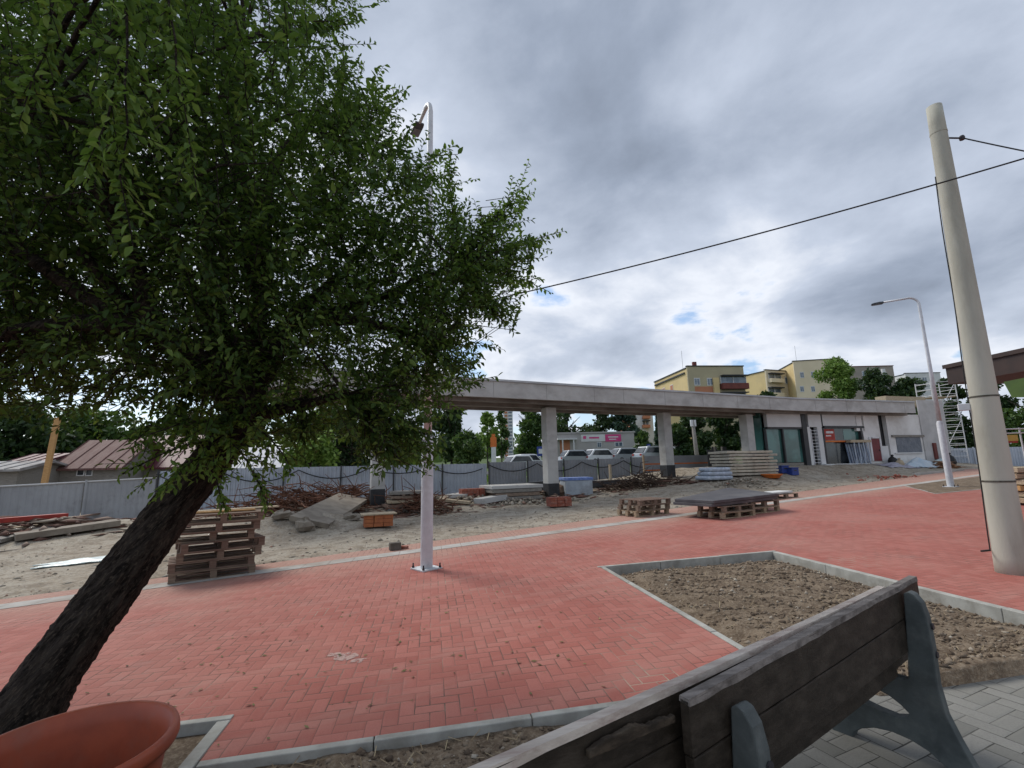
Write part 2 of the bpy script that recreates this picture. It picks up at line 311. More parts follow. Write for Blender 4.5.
# ---------------------------------------------------------------- mesh builder
class MB:
    def __init__(s): s.v = []; s.f = []
    def add(s, vs, fs):
        o = len(s.v); s.v += [tuple(map(float, q)) for q in vs]; s.f += [tuple(i+o for i in q) for q in fs]; return s
    def hexa(s, b, t):                                   # bottom 4 (ccw), top 4
        return s.add(list(b)+list(t), [(3, 2, 1, 0), (4, 5, 6, 7), (0, 1, 5, 4), (1, 2, 6, 5), (2, 3, 7, 6), (3, 0, 4, 7)])
    def box(s, c, d, rz=0, rx=0, ry=0):
        M = Matrix.Rotation(rz, 3, 'Z')@Matrix.Rotation(ry, 3, 'Y')@Matrix.Rotation(rx, 3, 'X'); x, y, z = d[0]/2, d[1]/2, d[2]/2; c = Vector(c)
        P = [c+M@Vector(q) for q in ((-x, -y, -z), (x, -y, -z), (x, y, -z), (-x, y, -z), (-x, -y, z), (x, -y, z), (x, y, z), (-x, y, z))]
        return s.hexa(P[:4], P[4:])
    def prism(s, poly, z0, z1):
        n = len(poly); vs = [(x, y, z0) for x, y in poly]+[(x, y, z1) for x, y in poly]
        return s.add(vs, [tuple(range(n-1, -1, -1)), tuple(range(n, 2*n))]+[(i, (i+1) % n, n+(i+1) % n, n+i) for i in range(n)])
    def slab(s, quad, th):                               # four top corners (world), thickness straight down
        q = [np.array(p, float) for p in quad]
        a = np.cross(q[1]-q[0], q[2]-q[0])
        if a[2] < 0: q = q[::-1]
        return s.hexa([p-np.array([0, 0, th]) for p in q], q)
    def extr(s, poly, O, U, V, W, w0, w1):               # polygon in plane (O,U,V), extruded along W
        O, U, V, W = (np.array(q, float) for q in (O, U, V, W)); n = len(poly)
        vs = [O+U*a+V*b+W*w0 for a, b in poly]+[O+U*a+V*b+W*w1 for a, b in poly]
        return s.add(vs, [tuple(range(n-1, -1, -1)), tuple(range(n, 2*n))]+[(i, (i+1) % n, n+(i+1) % n, n+i) for i in range(n)])
    def tube(s, pts, rad, seg=8, cap=True):
        pts = [Vector(p) for p in pts]; n = len(pts)
        if not hasattr(rad, '__len__'): rad = [rad]*n
        o = len(s.v); prev = None
        for i, p in enumerate(pts):
            t = (pts[min(i+1, n-1)]-pts[max(i-1, 0)]).normalized()
            if prev is None:
                a = Vector((0, 0, 1)) if abs(t.z) < .9 else Vector((1, 0, 0)); nx = t.cross(a).normalized()
            else: nx = (prev-t*prev.dot(t)).normalized()
            prev = nx; ny = t.cross(nx)
            for k in range(seg):
                an = 2*math.pi*k/seg; q = p+(nx*math.cos(an)+ny*math.sin(an))*rad[i]; s.v.append((q.x, q.y, q.z))
        for i in range(n-1):
            for k in range(seg):
                a, b = o+i*seg+k, o+i*seg+(k+1) % seg; s.f.append((a, b, b+seg, a+seg))
        if cap: s.f.append(tuple(o+k for k in range(seg-1, -1, -1))); s.f.append(tuple(o+(n-1)*seg+k for k in range(seg)))
        return s
    def lathe(s, prof, seg=32, c=(0, 0, 0)):
        o = len(s.v); n = len(prof)
        for r, z in prof:
            for k in range(seg):
                a = 2*math.pi*k/seg; s.v.append((c[0]+r*math.cos(a), c[1]+r*math.sin(a), c[2]+z))
        for i in range(n-1):
            for k in range(seg):
                a, b = o+i*seg+k, o+i*seg+(k+1) % seg; s.f.append((a, b, b+seg, a+seg))
        return s
    def build(s, name, m, parent=None, bevel=0, smooth=False, origin=None):
        me = bpy.data.meshes.new(name); off = np.array(OFF.get(parent.name, (0, 0, 0)) if parent else (origin if origin is not None else (0, 0, 0)), float)
        me.from_pydata([tuple(np.array(q)-off) for q in s.v], [], s.f); me.materials.append(m); me.update()
        o = bpy.data.objects.new(name, me); col.objects.link(o)
        if parent: o.parent = parent; OFF[o.name] = tuple(off)
        else: o.location = tuple(off); OFF[o.name] = tuple(off)
        if smooth:
            for q in me.polygons: q.use_smooth = True
        if bevel:
            md = o.modifiers.new('bevel', 'BEVEL'); md.width = bevel; md.segments = 2; md.limit_method = 'ANGLE'
        return o
OFF = {}
def npmesh(name, V, nper, m, parent=None, origin=(0, 0, 0), faces=None):
    """V: (n, nper, 3) separate polygons, or with faces given an indexed block repeated per item"""
    V = np.asarray(V, np.float32)-np.array(OFF.get(parent.name, (0, 0, 0)) if parent else origin, np.float32); n = V.shape[0]
    if faces is None: faces = np.arange(nper)[None, :]
    faces = np.asarray(faces); k = faces.shape[1]; nv = V.shape[1]
    idx = (faces[None]+(np.arange(n)*nv)[:, None, None]).reshape(-1)
    me = bpy.data.meshes.new(name); me.vertices.add(n*nv); me.vertices.foreach_set('co', V.reshape(-1))
    nf = len(idx)//k; me.loops.add(len(idx)); me.loops.foreach_set('vertex_index', idx.astype(np.int32)); me.polygons.add(nf)
    me.polygons.foreach_set('loop_start', (np.arange(nf)*k).astype(np.int32)); me.polygons.foreach_set('loop_total', np.full(nf, k, np.int32))
    me.materials.append(m); me.update(calc_edges=True); me.validate()
    o = bpy.data.objects.new(name, me); col.objects.link(o)
    if parent: o.parent = parent; OFF[o.name] = OFF.get(parent.name, (0, 0, 0))
    else: o.location = origin; OFF[o.name] = tuple(origin)
    return o
def tag(o, label=None, cat=None, group=None, kind=None):
    if label: o['label'] = label
    if cat: o['category'] = cat
    if group: o['group'] = group
    if kind: o['kind'] = kind
    return o
def thing(name, label, cat, loc=(0, 0, 0), rz=0, group=None, world=True):
    """Empty at the base; with world=True children are written in world coordinates (rz must be 0)"""
    o = bpy.data.objects.new(name, None); col.objects.link(o); o.empty_display_size = .2
    o.location = tuple(map(float, loc)); o.rotation_euler = (0, 0, rz); OFF[o.name] = tuple(map(float, loc)) if world else (0, 0, 0)
    return tag(o, label, cat, group)
def struct(o): o['kind'] = 'structure'; return o
def dup(root, loc, rz=None, label=None, group=None, mats=None):
    def cp(o, par):
        c = o.copy(); col.objects.link(c)
        if par is not None: c.parent = par
        for ch in list(o.children): cp(ch, c)
        return c
    r = cp(root, None); r.location = tuple(map(float, loc))
    if rz is not None: r.rotation_euler = (0, 0, rz)
    if label: r['label'] = label
    if group: r['group'] = group
    return r
def remat(root, m):
    for ch in root.children_recursive:
        if ch.type == 'MESH': ch.material_slots[0].link = 'OBJECT'; ch.material_slots[0].material = m

# ================================================================ SETTING
def axis(parts):
    out = []
    for a, b, st in parts: out += list(np.arange(a, b, st))
    return np.array(out+[parts[-1][1]])
xs = axis([(-900, -200, 100), (-200, -60, 14), (-60, -24, 1.5), (-24, -10, .4), (-10, 30, .22), (30, 40, .5), (40, 70, 3), (70, 200, 13), (200, 900, 100)])
ys = axis([(-300, -20, 40), (-20, 6, 1.3), (6, 30, .22), (30, 48, .6), (48, 120, 4), (120, 300, 20), (300, 1500, 150)])
XX, YY = np.meshgrid(xs, ys); ZZ = H(XX, YY); nx, ny = len(xs), len(ys)
V = np.stack([XX, YY, ZZ], -1).reshape(1, -1, 3)
ii = (np.arange(ny-1)[:, None]*nx+np.arange(nx-1)[None]).reshape(-1)
ground = npmesh('ground', V, 0, GROUND, faces=np.stack([ii, ii+1, ii+1+nx, ii+nx], -1)); struct(ground)
for p_ in ground.data.polygons: p_.use_smooth = True
def pz(x, dz=0): return SX*x+dz
# red paving: flat sheets that share edges
mb = MB()
def pave(x0, x1, y0, y1=None, dz=.004, m=mb):
    a = bound(x0) if y1 is None else y1; b = bound(x1) if y1 is None else y1
    m.add([(x0, y0, pz(x0, dz)), (x1, y0, pz(x1, dz)), (x1, b, pz(x1, dz)), (x0, a, pz(x0, dz))], [(0, 1, 2, 3)])
pave(-13, -3.0, -2); pave(-3, -1.35, 3.83); pave(-1.35, 2.5, 3.30); pave(2.5, 5.42, 7.2); pave(5.42, 31, -2)
struct(mb.build('red_pavement', RED))
# pale paver strip
mb = MB()
def sy(x): return 9.95+.345*x
for k in range(110):
    x0 = -13+k*.4; x1 = x0+.392
    if x1 > 31: break
    mb.add([(x0, sy(x0)-.2, pz(x0, .009)), (x1, sy(x1)-.2, pz(x1, .009)), (x1, sy(x1)+.2, pz(x1, .009)), (x0, sy(x0)+.2, pz(x0, .009))], [(0, 1, 2, 3)])
struct(mb.build('path_strip', STRIP))
mb = MB(); pave(1.15, 14, -4, 2.95, .0, mb); struct(mb.build('grey_pavement', GREYPAVE))
# kerbs
def kerb_line(m, p, q, wd=.062, up=.012, dn=.2, seg=1.0):
    p, q = np.array(p, float), np.array(q, float); L = np.linalg.norm(q-p); d = (q-p)/L; nrm = np.array([-d[1], d[0]])*wd/2; n = max(1, round(L/seg))
    for k in range(n):
        a, b = p+d*(L*k/n+.003), p+d*(L*(k+1)/n-.003); j = random.uniform(-.003, .003)
        cs = [a-nrm, b-nrm, b+nrm, a+nrm]
        m.hexa([(c[0], c[1], pz(c[0], -dn)) for c in cs], [(c[0], c[1], pz(c[0], up+j)) for c in cs])
mb = MB(); kerb_line(mb, (2.46, 7.16), (5.46, 7.16)); kerb_line(mb, (2.535, 3.3), (2.535, 7.12)); kerb_line(mb, (5.42, 2.95), (5.42, 7.12), .085); kerb_line(mb, (-1.30, 3.265), (2.57, 3.27), .06)
struct(mb.build('planter_kerb', KERB, bevel=.006))
mb = MB(); kerb_line(mb, (-3.0, 3.79), (-1.31, 3.79)); kerb_line(mb, (-1.35, 2.2), (-1.35, 3.75), .085)
struct(mb.build('tree_pit_kerb', KERB, bevel=.006))
# soil
gx, gy = np.arange(-3.1, 5.42, .035), np.arange(1.6, 7.17, .035)
X2, Y2 = np.meshgrid(gx, gy); bed = ss(2.5, 3.0, X2)*ss(5.45, 4.9, X2)*ss(7.15, 6.6, Y2)
Z2 = SX*X2-.125+bed*.105+.085*ss(3.5, 3.2, Y2)*ss(2.6, 2.3, X2)+(.016*_wave(X2, Y2, 9, 11)+.011*_wave(X2, Y2, 28, 12))+bed*.03*_wave(X2, Y2, 3, 13)
Z2 = np.where(X2 < -1.36, np.maximum(Z2, SX*X2-.05), Z2); Z2 = np.where((X2 < 2.5) & (Y2 > 3.33) & (X2 > -1.36), SX*X2-.19, Z2); Z2 = np.where((X2 > 1.1) & (Y2 < 2.90), SX*X2-.19, Z2); Z2 = np.where((X2 < -1.36) & (Y2 > 3.76), SX*X2-.19, Z2); Z2 = Z2+.1*ss(3.35, 3.0, Y2)*ss(2.6, 3.2, X2)*(Y2 > 2.9)
n2x = len(gx); i2 = (np.arange(len(gy)-1)[:, None]*n2x+np.arange(n2x-1)[None]).reshape(-1)
soil = npmesh('soil', np.stack([X2, Y2, Z2], -1).reshape(1, -1, 3), 0, SOIL, faces=np.stack([i2, i2+1, i2+1+n2x, i2+n2x], -1)); struct(soil)
# loose lumps: little irregular octahedra
OCT = np.array([(1, 0, 0), (0, 1, 0), (-1, 0, 0), (0, -1, 0), (0, 0, 1), (0, 0, -1)], float)
OCTF = np.array([(0, 1, 4), (1, 2, 4), (2, 3, 4), (3, 0, 4), (1, 0, 5), (2, 1, 5), (3, 2, 5), (0, 3, 5)])
def lumps(P, size, el=(1, 1, .7)):
    n = len(P); sz = size*RNG.uniform(.6, 1.4, (n, 1, 3))*np.array(el); V = OCT[None]*sz*RNG.uniform(.6, 1.3, (n, 6, 1)); a = RNG.uniform(0, 6.28, n); c, s_ = np.cos(a)[:, None], np.sin(a)[:, None]
    return np.stack([V[..., 0]*c-V[..., 1]*s_, V[..., 0]*s_+V[..., 1]*c, V[..., 2]], -1)+P[:, None]
def soilz(x, y):
    i = np.clip(((x+3.1)/.035).astype(int), 0, n2x-1); j = np.clip(((y-1.6)/.035).astype(int), 0, len(gy)-1); return Z2[j, i]
px_ = np.concatenate([RNG.uniform(2.6, 5.35, 6500), RNG.uniform(-1.2, 2.5, 2200), RNG.uniform(2.5, 5.35, 600)]); py_ = np.concatenate([RNG.uniform(3.0, 7.08, 6500), RNG.uniform(2.2, 3.2, 2200), RNG.uniform(2.98, 3.4, 600)])
ok = ~((px_ > 1.1) & (py_ < 2.97)); px_, py_ = px_[ok], py_[ok]
sz_ = (.006+.028*RNG.random(len(px_))**4)[:, None, None]
cl = npmesh('soil_clods', lumps(np.stack([px_, py_, soilz(px_, py_)+.004], -1), sz_), 0, CLOD, faces=OCTF); tag(cl, kind='stuff', label='crumbly brown soil lumps in the planting bed', cat='soil')
# straw and twig bits in the beds
n = 620; P = np.stack([RNG.uniform(2.6, 5.3, n), RNG.uniform(3.0, 7.0, n), np.zeros(n)], -1); P[:200, 0] = RNG.uniform(-1.2, 1.1, 200); P[:200, 1] = RNG.uniform(2.3, 3.2, 200); P[:, 2] = soilz(P[:, 0], P[:, 1])+.016
a = RNG.uniform(0, 6.28, n); L = RNG.uniform(.015, .06, n); D = np.stack([np.cos(a)*L, np.sin(a)*L, RNG.uniform(-.01, .02, n)], -1); W = np.stack([-np.sin(a), np.cos(a), a*0], -1)*.0028
st = npmesh('dry_straw', np.stack([P-D-W, P+D-W, P+D+W, P-D+W], 1), 4, STRAW); tag(st, kind='stuff', label='pale straw bits scattered over the soil bed', cat='straw')
# gravel over the site
n = 8500; gx_ = RNG.uniform(-15, 27, n); gd = 14*RNG.random(n)**1.5; gy_ = bound(gx_)+gd+.03; k = (gy_ > 6)
gx_, gy_ = gx_[k], gy_[k]; gs = (.012+.05*RNG.random(len(gx_))**6)[:, None, None]
gr = npmesh('gravel', lumps(np.stack([gx_, gy_, H(gx_, gy_)], -1), gs), 0, STONE, faces=OCTF); tag(gr, kind='stuff', label='loose stones on the unpaved building ground', cat='gravel')
# leaf litter on the paving
n = 420; lx = RNG.normal(-1.2, 1.5, n); ly = RNG.normal(4.9, 1.1, n); k = (ly > 3.35) & ~((lx < -1.3) & (ly < 3.9)); lx, ly = lx[k], ly[k]; n = len(lx)
a = RNG.uniform(0, 6.28, n); L = (.008+.022*RNG.random(n)**2)[:, None]; U = np.stack([np.cos(a), np.sin(a), RNG.uniform(-.2, .2, n)], -1)*L; W = np.stack([-np.sin(a), np.cos(a), RNG.uniform(-.3, .3, n)], -1)*L*.45
P = np.stack([lx, ly, SX*lx+.012], -1)
li = npmesh('leaf_litter', np.stack([P-U, P-W, P+U, P+W], 1), 4, LITTER); tag(li, kind='stuff', label='small dry leaves on the red paving under the tree', cat='leaves')
# plaster splash: a thin pale film
mb = MB()
for (px, py, r) in ((345, 657, .15), (334, 655, .07), (359, 661, .08)):
    c = G(px, py); pts = [(c[0]+r*random.uniform(.55, 1.1)*math.cos(t_), c[1]+r*.8*random.uniform(.5, 1.1)*math.sin(t_)) for t_ in np.linspace(0, 6.28, 15)[:-1]]
    mb.add([(x, y, pz(x, .0075+r*.003)) for x, y in pts], [tuple(range(14))])
SPL = surf('lime_splash', (.52, .4, .37), (.45, .3, .26), 14, .95); SPL.node_tree.nodes['Principled BSDF'].inputs['Alpha'].default_value = .6
_t = NT(SPL.node_tree); _p = _t.new('ShaderNodeNewGeometry').outputs['Position']; _t.put(SPL.node_tree.nodes['Principled BSDF'].inputs['Alpha'], _t.m('MULTIPLY', _t.sstep(_t.noise(_p, 14, 6, .75), .38, .56), .9))
tag(mb.build('plaster_splash', SPL), 'pale dried plaster splash on the red paving', 'stain')
# street and parking beyond the hoarding
mb = MB(); 
def strip_on_ground(m, pts, wd, lift):
    for (a, b) in zip(pts[:-1], pts[1:]):
        a, b = np.array(a, float), np.array(b, float); d = (b-a)/np.linalg.norm(b-a); nn = np.array([-d[1], d[0]])*wd/2; K = 14
        for k in range(K):
            p, q = a+(b-a)*k/K, a+(b-a)*(k+1)/K; cs = [p-nn, q-nn, q+nn, p+nn]; m.add([(c[0], c[1], H(c[0], c[1])+lift) for c in cs], [(0, 1, 2, 3)])
strip_on_ground(mb, [(-2, 52), (60, 58)], 13, .05); strip_on_ground(mb, [(5, 60), (2, 130)], 7, .09)
struct(mb.build('road', STREET))

# ================================================================ FOREGROUND: BENCH
BA = np.array([.795, 1.51]); ba = math.radians(25.42); bu = np.array([math.cos(ba), math.sin(ba), 0]); bv = np.array([-math.sin(ba), math.cos(ba), 0]); BO = np.array([BA[0], BA[1], 0.0])
bench = thing('park_bench', 'old dark wooden park bench with worn boards and cast side supports seen from behind', 'bench', (BA[0], BA[1], pz(BA[0])))
def bp(u, v, z): return BO+bu*u+bv*v+np.array([0, 0, z])
prof = [(-.015, .885), (-.035, .897), (-.06, .888), (-.085, .85), (-.1, .78), (-.104, .64), (-.1, .46), (-.115, .33), (-.15, .23), (-.205, .10), (-.23, .045), (-.13, .045), (-.075, .095), (-.02, .135), (.05, .158), (.13, .165), (.21, .152), (.27, .125), (.31, .09), (.325, .045), (.425, .045), (.425, .12), (.43, .30), (.47, .42), (.47, .455), (.04, .45), (.02, .46), (.005, .6)]
hole = [(.29, .30), (.25, .355), (.20, .365), (.12, .345), (.07, .315), (.038, .285), (.05, .265), (.10, .248), (.18, .255), (.25, .268)]
def inside(p, poly):
    c = False; n = len(poly)
    for i in range(n):
        (x1, y1), (x2, y2) = poly[i], poly[i-1]
        if (y1 > p[1]) != (y2 > p[1]) and p[0] < (x2-x1)*(p[1]-y1)/(y2-y1)+x1: c = not c
    return c
def support(u0, th=.065, dz=0):
    from mathutils.geometry import delaunay_2d_cdt
    vs = [Vector(p) for p in prof+hole]; n1, n2 = len(prof), len(hole)
    ed = [(i, (i+1) % n1) for i in range(n1)]+[(n1+i, n1+(i+1) % n2) for i in range(n2)]
    r = delaunay_2d_cdt(vs, ed, [], 0, 1e-6); V2, F2 = r[0], r[2]; m = MB()
    T = [f for f in F2 if inside([sum(V2[i][k] for i in f)/len(f) for k in (0, 1)], prof) and not inside([sum(V2[i][k] for i in f)/len(f) for k in (0, 1)], hole)]
    n = len(V2); P = [bp(u0-th/2, p[0], p[1]+dz) for p in V2]+[bp(u0+th/2, p[0], p[1]+dz) for p in V2]
    F = [tuple(f) for f in T]+[tuple(i+n for i in reversed(f)) for f in T]
    cnt = {}
    for f in T:
        for a, b in zip(f, f[1:]+f[:1]): cnt[(a, b)] = 1
    for (a, b) in list(cnt):
        if (b, a) not in cnt: F.append((b, a, a+n, b+n))
    return m.add(P, F)
for u0 in (.225, 1.885):
    s_ = support(u0, dz=-.085 if u0 < 1 else 0).build('support', BEN_C, bench, bevel=.006)
    mb = MB()
    for zb in ((.65, .53) if u0 < 1 else (.735, .60)): 
        c = bp(u0+.012, -.104, zb); mb = MB(); mb.tube([c, c-bv*.006], .016, 12); mb.build('bolt', BOLT, s_)
def board(name, u0, u1, va, vb, z0, z1, th, m, n=26, rag=0, lean=0, tilt=0, pw=1):
    mb = MB(); K = n
    pts = []; w1 = random.uniform(0, 6)
    for k in range(K+1):
        f = k/K; u = u0+(u1-u0)*f; v = vb+(va-vb)*(1-f)**pw; j = rag*(-.9+.6*math.sin(f*7+w1)+.3*math.sin(f*19+w1)+.16*random.uniform(-1, 1)); dz = tilt*f
        pts.append([bp(u, v-lean, z0+dz+random.uniform(-.001, .001)), bp(u, v-lean+th, z0+dz), bp(u, v+th, z1+dz+j), bp(u, v, z1+dz+j+random.uniform(-.0015, .0015))])
    vs = [p for q in pts for p in q]; F = [(3, 2, 1, 0), tuple(K*4+i for i in range(4))]
    for k in range(K):
        for i in range(4): a, b = k*4+i, k*4+(i+1) % 4; F.append((a, b, b+4, a+4))
    return mb.add(vs, F).build(name, m, bench, bevel=.004)
# two boards of the back, with a joint between them
bb = board('back_board', 0, 2.147, .0, .0, .705, .866, .036, BEN_D, tilt=.057); tag(bb, 'dark stained upper back board')
board('back_board', 0.005, 2.14, .0, .0, .545, .70, .036, BEN_D, tilt=.057)
bf = board('back_board', -1.25, 1.80, .138, .044, .685, .838, .034, BEN_D, tilt=.074, pw=1.7); tag(bf, 'long back board with a worn top edge painted as lit, sprung loose')  # shade on this board's face is put into its dark stain colour
def worn(par, u0, u1, va, vb, z_, th, m, tilt, pw=1):  # pale strip on a board top: wear plus painted light
    mb = MB(); K = 24; P = []
    for k in range(K+1):
        f = k/K; u = u0+(u1-u0)*f; v = vb+(va-vb)*(1-f)**pw; z = z_+tilt*f; P += [bp(u, v-.002, z-.016-.008*random.random()), bp(u, v+th+.002, z-.012), bp(u, v+th-.001, z+.0045), bp(u, v+.001, z+.0045+random.uniform(-.001, .001))]
    F = [(3, 2, 1, 0), tuple(K*4+i for i in range(4))]
    for k in range(K):
        for i in range(4): a, b = k*4+i, k*4+(i+1) % 4; F.append((a, b, b+4, a+4))
    return mb.add(P, F).build('worn_lit_edge', m, par)
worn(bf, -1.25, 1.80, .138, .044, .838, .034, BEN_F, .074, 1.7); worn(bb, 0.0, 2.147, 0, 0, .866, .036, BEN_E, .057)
br = board('back_board', -.36, -.012, .072, .046, .79, .832, .018, BEN_R, 40, .013); tag(br, 'rotten splintered board end')
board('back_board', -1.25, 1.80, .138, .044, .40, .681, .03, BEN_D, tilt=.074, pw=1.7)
board('rail', .05, 2.02, .05, .05, .46, .515, .05, BEN_D, tilt=.05)
for v in (.09, .21, .33):
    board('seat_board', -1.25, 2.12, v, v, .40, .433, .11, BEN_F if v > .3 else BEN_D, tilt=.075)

# ================================================================ POT AND TREE
pot_c = (-1.55, 2.57, -.13)
pot = thing('planter_pot', 'big round terracotta coloured plastic planter pot standing empty by the leaning tree', 'planter', pot_c)
PR, PH = .60, .52
mb = MB(); mb.lathe([(.28, 0), (.30, .0), (.325, .2), (.36, .47), (.372, .515), (.40, .52), (.408, .54), (.406, .565), (.4, .58), (.388, .583), (.372, .575), (.352, .50), (.315, .24), (.30, .12), (.0, .11)], 72, pot_c)
pb = mb.build('bowl', TERRA, pot, smooth=True)
mb = MB(); mb.lathe([(.306, .16), (.3, .19), (.15, .22), (.0, .2)], 40, pot_c); mb.build('leftover_soil', surf('dry_peat', (.14, .05, .03), (.1, .04, .025), 20, .95), pot, smooth=True)

tree_base = AT(6, 742, 3.75)
TB = np.array([tree_base[0], 3.75, pz(tree_base[0])-.1])
tree = thing('leaning_tree', 'large leaning cherry tree with dark rough bark and dense green crown in the paved pit', 'tree', TB)
trunk_path = [(2, 757, 3.74, .23), (22, 722, 3.75, .19), (48, 678, 3.78, .168), (80, 632, 3.82, .160), (113, 588, 3.88, .156), (144, 546, 3.94, .152), (176, 503, 4.0, .148), (206, 466, 4.05, .138), (228, 436, 4.08, .125), (246, 405, 4.1, .115)]
def detail_tube(mb, P, R, seg, sub, amp, seed):
    P = np.array(P); R = np.array(R); t = np.linspace(0, 1, len(P)); tt = np.linspace(0, 1, sub)
    # smooth the path with a Catmull-like cubic through numpy interpolation of a refined average
    Pi = np.stack([np.interp(tt, t, P[:, k]) for k in range(3)], 1)
    for _ in range(3): Pi[1:-1] = (Pi[:-2]+2*Pi[1:-1]+Pi[2:])/4
    Ri = np.interp(tt, t, R); T = np.gradient(Pi, axis=0); T /= np.linalg.norm(T, axis=1)[:, None]
    r = np.random.default_rng(seed); A = np.array([0, 1, .2]); V = np.zeros((sub, seg, 3)); ph = r.uniform(0, 6.28, 8)
    for i in range(sub):
        nx_ = np.cross(T[i], A); nx_ /= np.linalg.norm(nx_); ny_ = np.cross(T[i], nx_)
        a = 2*np.pi*np.arange(seg)/seg; tw = a+.9*tt[i]
        rr = Ri[i]*(1+amp*(.5*np.cos(3*tw+ph[0])+.35*np.cos(7*tw+ph[1]+2*np.sin(tt[i]*9+ph[6]))+.3*np.cos(13*tw+ph[2]+3*np.sin(tt[i]*14+ph[7]))+.22*np.cos(21*tw+ph[3]+8*tt[i]))+amp*.3*r.normal(size=seg))
        V[i] = Pi[i]+np.outer(np.cos(a)*rr, nx_)+np.outer(np.sin(a)*rr, ny_)
    o = len(mb.v); mb.v += [tuple(q) for q in V.reshape(-1, 3)]
    for i in range(sub-1):
        for k in range(seg):
            a_, b_ = o+i*seg+k, o+i*seg+(k+1) % seg; mb.f.append((a_, b_, b_+seg, a_+seg))
    return Pi
mb = MB()
TP = [AT(x, y, Y) for x, y, Y, r in trunk_path]; TP[0][2] = min(TP[0][2], -.25)
TPi = detail_tube(mb, TP, [q[3] for q in trunk_path], 64, 110, .085, 4)
mb.build('trunk', BARK, tree, smooth=True)
# limbs: from the fork out into the crown
FORK = TP[-1]; FORK0 = TP[-3]
def poly_in(px, py, poly): return inside((px, py), poly)
OUTL = [(-400, -400), (372, -400), (362, 0), (343, 45), (350, 70), (396, 92), (392, 130), (408, 152), (448, 150), (462, 168), (442, 188), (434, 206), (452, 216), (492, 212), (528, 180), (535, 198), (512, 236), (560, 225), (562, 240), (522, 270), (550, 288), (545, 300), (505, 300), (525, 322), (510, 334), (472, 325), (482, 350), (470, 385), (442, 410), (440, 440), (430, 472), (385, 470), (350, 440), (300, 428), (240, 448), (205, 455), (165, 420), (110, 412), (0, 422), (-400, 440)]
def to_px(p): c_ = RC.T@(np.array(p, float)-CAM); return CX+F_PX*c_[0]/-c_[2], CY-F_PX*c_[1]/-c_[2], -c_[2]
crown_poly = [(-170, -150), (300, -150), (322, 0), (315, 60), (352, 98), (358, 140), (410, 172), (424, 205), (462, 232), (488, 265), (475, 310), (458, 345), (438, 390), (425, 432), (390, 446), (340, 418), (285, 405), (240, 425), (205, 402), (150, 372), (80, 378), (0, 390), (-170, 395)]
blobs = []
rb = np.random.default_rng(21)
for gxp in range(-150, 480, 62):
    for gyp in range(-140, 450, 58):
        x, y = gxp+rb.uniform(-22, 22), gyp+rb.uniform(-22, 22)
        if not poly_in(x, y, crown_poly): continue
        for layer in range(2):
            edge = x > 330
            Y = rb.uniform(3.7, 5.0) if edge else (rb.uniform(2.6 if y < 260 else 3.5, 4.2) if layer == 0 else rb.uniform(4.2, 5.9))
            if y < 60 and layer == 0 and rb.random() < .45: continue
            if edge and layer == 1 and rb.random() < .5: continue
            blobs.append((AT(x, y, Y), .42 if edge else .5))
tips = [((531, 182), 4.3), ((505, 205), 4.4), ((560, 232), 4.2), ((546, 290), 4.3), ((512, 330), 4.2), ((448, 152), 4.5), ((402, 100), 4.6), ((455, 205), 4.5), ((420, 470), 4.1), ((385, 462), 4.2), ((360, 20), 4.6), ((495, 215), 4.4), ((470, 375), 4.1), ((352, 66), 4.6), ((480, 285), 4.2), ((520, 262), 4.2), ((440, 440), 4.0), ((130, 446), 3.6), ((300, 440), 4.1), ((540, 258), 4.3), ((498, 318), 4.3), ((460, 345), 4.2), ((372, 118), 4.5), ((415, 160), 4.5), ((340, 12), 4.5), ((404, 448), 4.1), ((436, 466), 4.2)]
SP = []                                   # spray: origin, direction, length, leaf size, hang
limb = MB(); twig = MB()
hubs_px = [(150, 330, 3.6, .075), (262, 300, 4.2, .09), (350, 270, 4.4, .06), (215, 200, 4.9, .06), (80, 250, 3.3, .055), (300, 130, 4.6, .05), (120, 90, 3.6, .045), (400, 330, 4.2, .05), (10, 330, 3.4, .05), (240, 40, 4.2, .04), (30, 110, 3.0, .04), (350, 395, 4.0, .04), (160, 230, 5.4, .06), (40, 360, 5.2, .05), (455, 262, 4.35, .03), (-60, 200, 3.6, .04)]
hubs = []
def bend(a, b, n=7, sag=.12, up=.15):
    a, b = np.array(a), np.array(b); L = np.linalg.norm(b-a); k = rb.normal(size=3)*L*sag; pts = []
    for i in range(n):
        f = i/(n-1); pts.append(a+(b-a)*f+(k+np.array([0, 0, up*L]))*math.sin(math.pi*f)*.6+rb.normal(size=3)*L*.008*(0 < i < n-1))
    return pts
for (x, y, Y, r) in hubs_px:
    e = AT(x, y, Y); src = TPi[-1] if r > .05 or not hubs else min([h_ for h_ in hubs[:5]]+[TPi[-6]], key=lambda q: np.linalg.norm(q-e))
    pts = bend(src, e, 9, .08, .08); limb.tube(pts, [min(.12, r*1.7)*(1-i/8)+r*.55*(i/8) for i in range(9)], 10); hubs += [pts[4], e]
def spray_stem(a, e, r0=.014):
    pts = bend(a, e, 7, .08, .1); twig.tube(pts, [r0*(1-i/6)+.003 for i in range(7)], 5, cap=False); return pts
